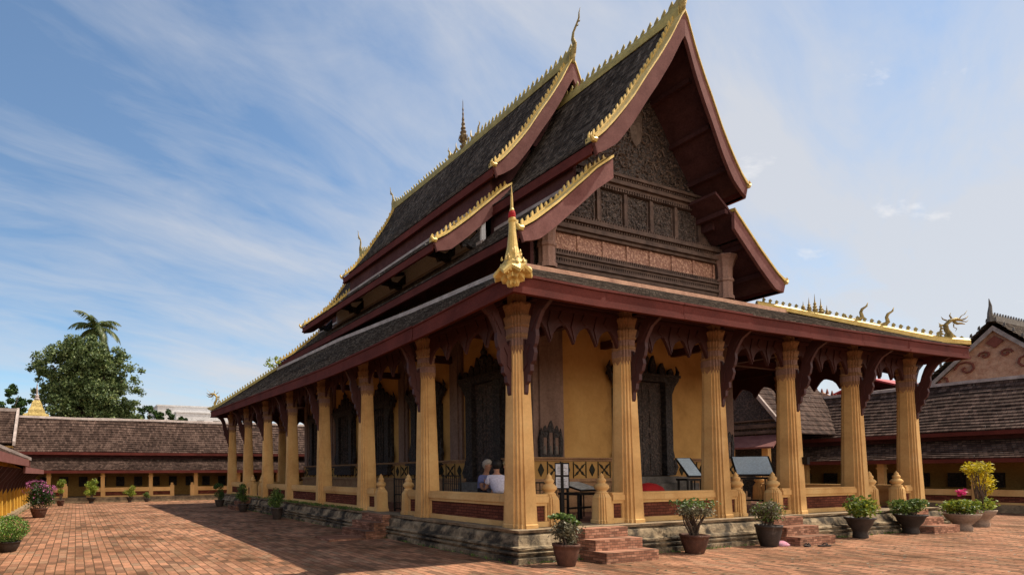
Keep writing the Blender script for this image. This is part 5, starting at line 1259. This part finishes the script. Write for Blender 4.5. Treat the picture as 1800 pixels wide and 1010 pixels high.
a2=N(t,'ShaderNodeMath',operation='MULTIPLY_ADD'); t.links.new(n2.outputs[0],a2.inputs[0]); a2.inputs[1].default_value=.45; t.links.new(a1.outputs[0],a2.inputs[2])
a3=N(t,'ShaderNodeMath',operation='ADD'); t.links.new(a2.outputs[0],a3.inputs[0]); t.links.new(hz.outputs[0],a3.inputs[1])
a4=N(t,'ShaderNodeMath',operation='MULTIPLY_ADD'); t.links.new(n3.outputs[0],a4.inputs[0]); a4.inputs[1].default_value=.55; t.links.new(a3.outputs[0],a4.inputs[2])
a5=N(t,'ShaderNodeMath',operation='MULTIPLY'); t.links.new(a4.outputs[0],a5.inputs[0]); a5.inputs[1].default_value=.45
cr=ramp(t,a5.outputs[0],[(.50,(.02,.02,.02)),(.60,(.36,.36,.36)),(.75,(.88,.88,.88))])
back_fill=N(t,'ShaderNodeMapRange'); t.links.new(sp.outputs[1],back_fill.inputs[0]); back_fill.inputs[1].default_value=-.2; back_fill.inputs[2].default_value=-1; back_fill.inputs[3].default_value=0; back_fill.inputs[4].default_value=.9  # mask of the unseen fill glow behind the camera
skt=mix(t,1,sky.outputs[0],(.95,1.0,.95),'MULTIPLY')
cloud_fill_col=mix(t,back_fill.outputs[0],(4.1,4.15,4.35),(18,15.5,13))  # cloud colour, plus bright glow added behind the camera to fill front faces
cf=N(t,'ShaderNodeMath',operation='MAXIMUM'); t.links.new(cr.outputs[0],cf.inputs[0]); t.links.new(back_fill.outputs[0],cf.inputs[1])
pf=noise(t,mapping(t,cb.outputs[0],(.8,1.3,1)),3.4,7,.6,.2); pr=ramp(t,pf.outputs[0],[(.60,(0,0,0)),(.70,(1,1,1))])
pm=N(t,'ShaderNodeMapRange'); t.links.new(sp.outputs[0],pm.inputs[0]); pm.inputs[1].default_value=.62; pm.inputs[2].default_value=.80; pm.inputs[3].default_value=0; pm.inputs[4].default_value=.75
pe=N(t,'ShaderNodeMath',operation='MULTIPLY'); t.links.new(pr.outputs[0],pe.inputs[0]); t.links.new(pm.outputs[0],pe.inputs[1])
cl0=mix(t,cf.outputs[0],skt,cloud_fill_col); cl=mix(t,pe.outputs[0],cl0,(5.6,5.5,5.5))
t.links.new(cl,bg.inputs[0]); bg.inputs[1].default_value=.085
sl=bpy.data.lights.new('sun','SUN'); sl.energy=3.6; sl.angle=R(.6); sl.color=(1,.90,.76); so=bpy.data.objects.new('sun',sl); COL.objects.link(so)
so.rotation_euler=(-sv).to_track_quat('-Z','Y').to_euler(); so.location=(10,-10,30)
cam=bpy.data.cameras.new('camera'); co=bpy.data.objects.new('camera',cam); COL.objects.link(co); scn.camera=co
r_=Vector((0.92266555,-0.38556359,-0.00538445)); u_=Vector((-0.00706271,-0.03085941,0.99949878)); f_=Vector((0.3855365,0.92216507,0.03119604))
m=Matrix(((r_.x,u_.x,-f_.x,-7.75897),(r_.y,u_.y,-f_.y,-8.41425),(r_.z,u_.z,-f_.z,1.6),(0,0,0,1))); co.matrix_world=m
cam.sensor_width=36; cam.lens=996.49/1800*36; cam.shift_x=(900-550.36)/1800; cam.shift_y=(801.15-505)/1800; cam.clip_end=2000; cam.clip_start=.1
scn.view_settings.view_transform='Standard'; scn.view_settings.look='None'; scn.view_settings.exposure=1.0; scn.view_settings.gamma=1
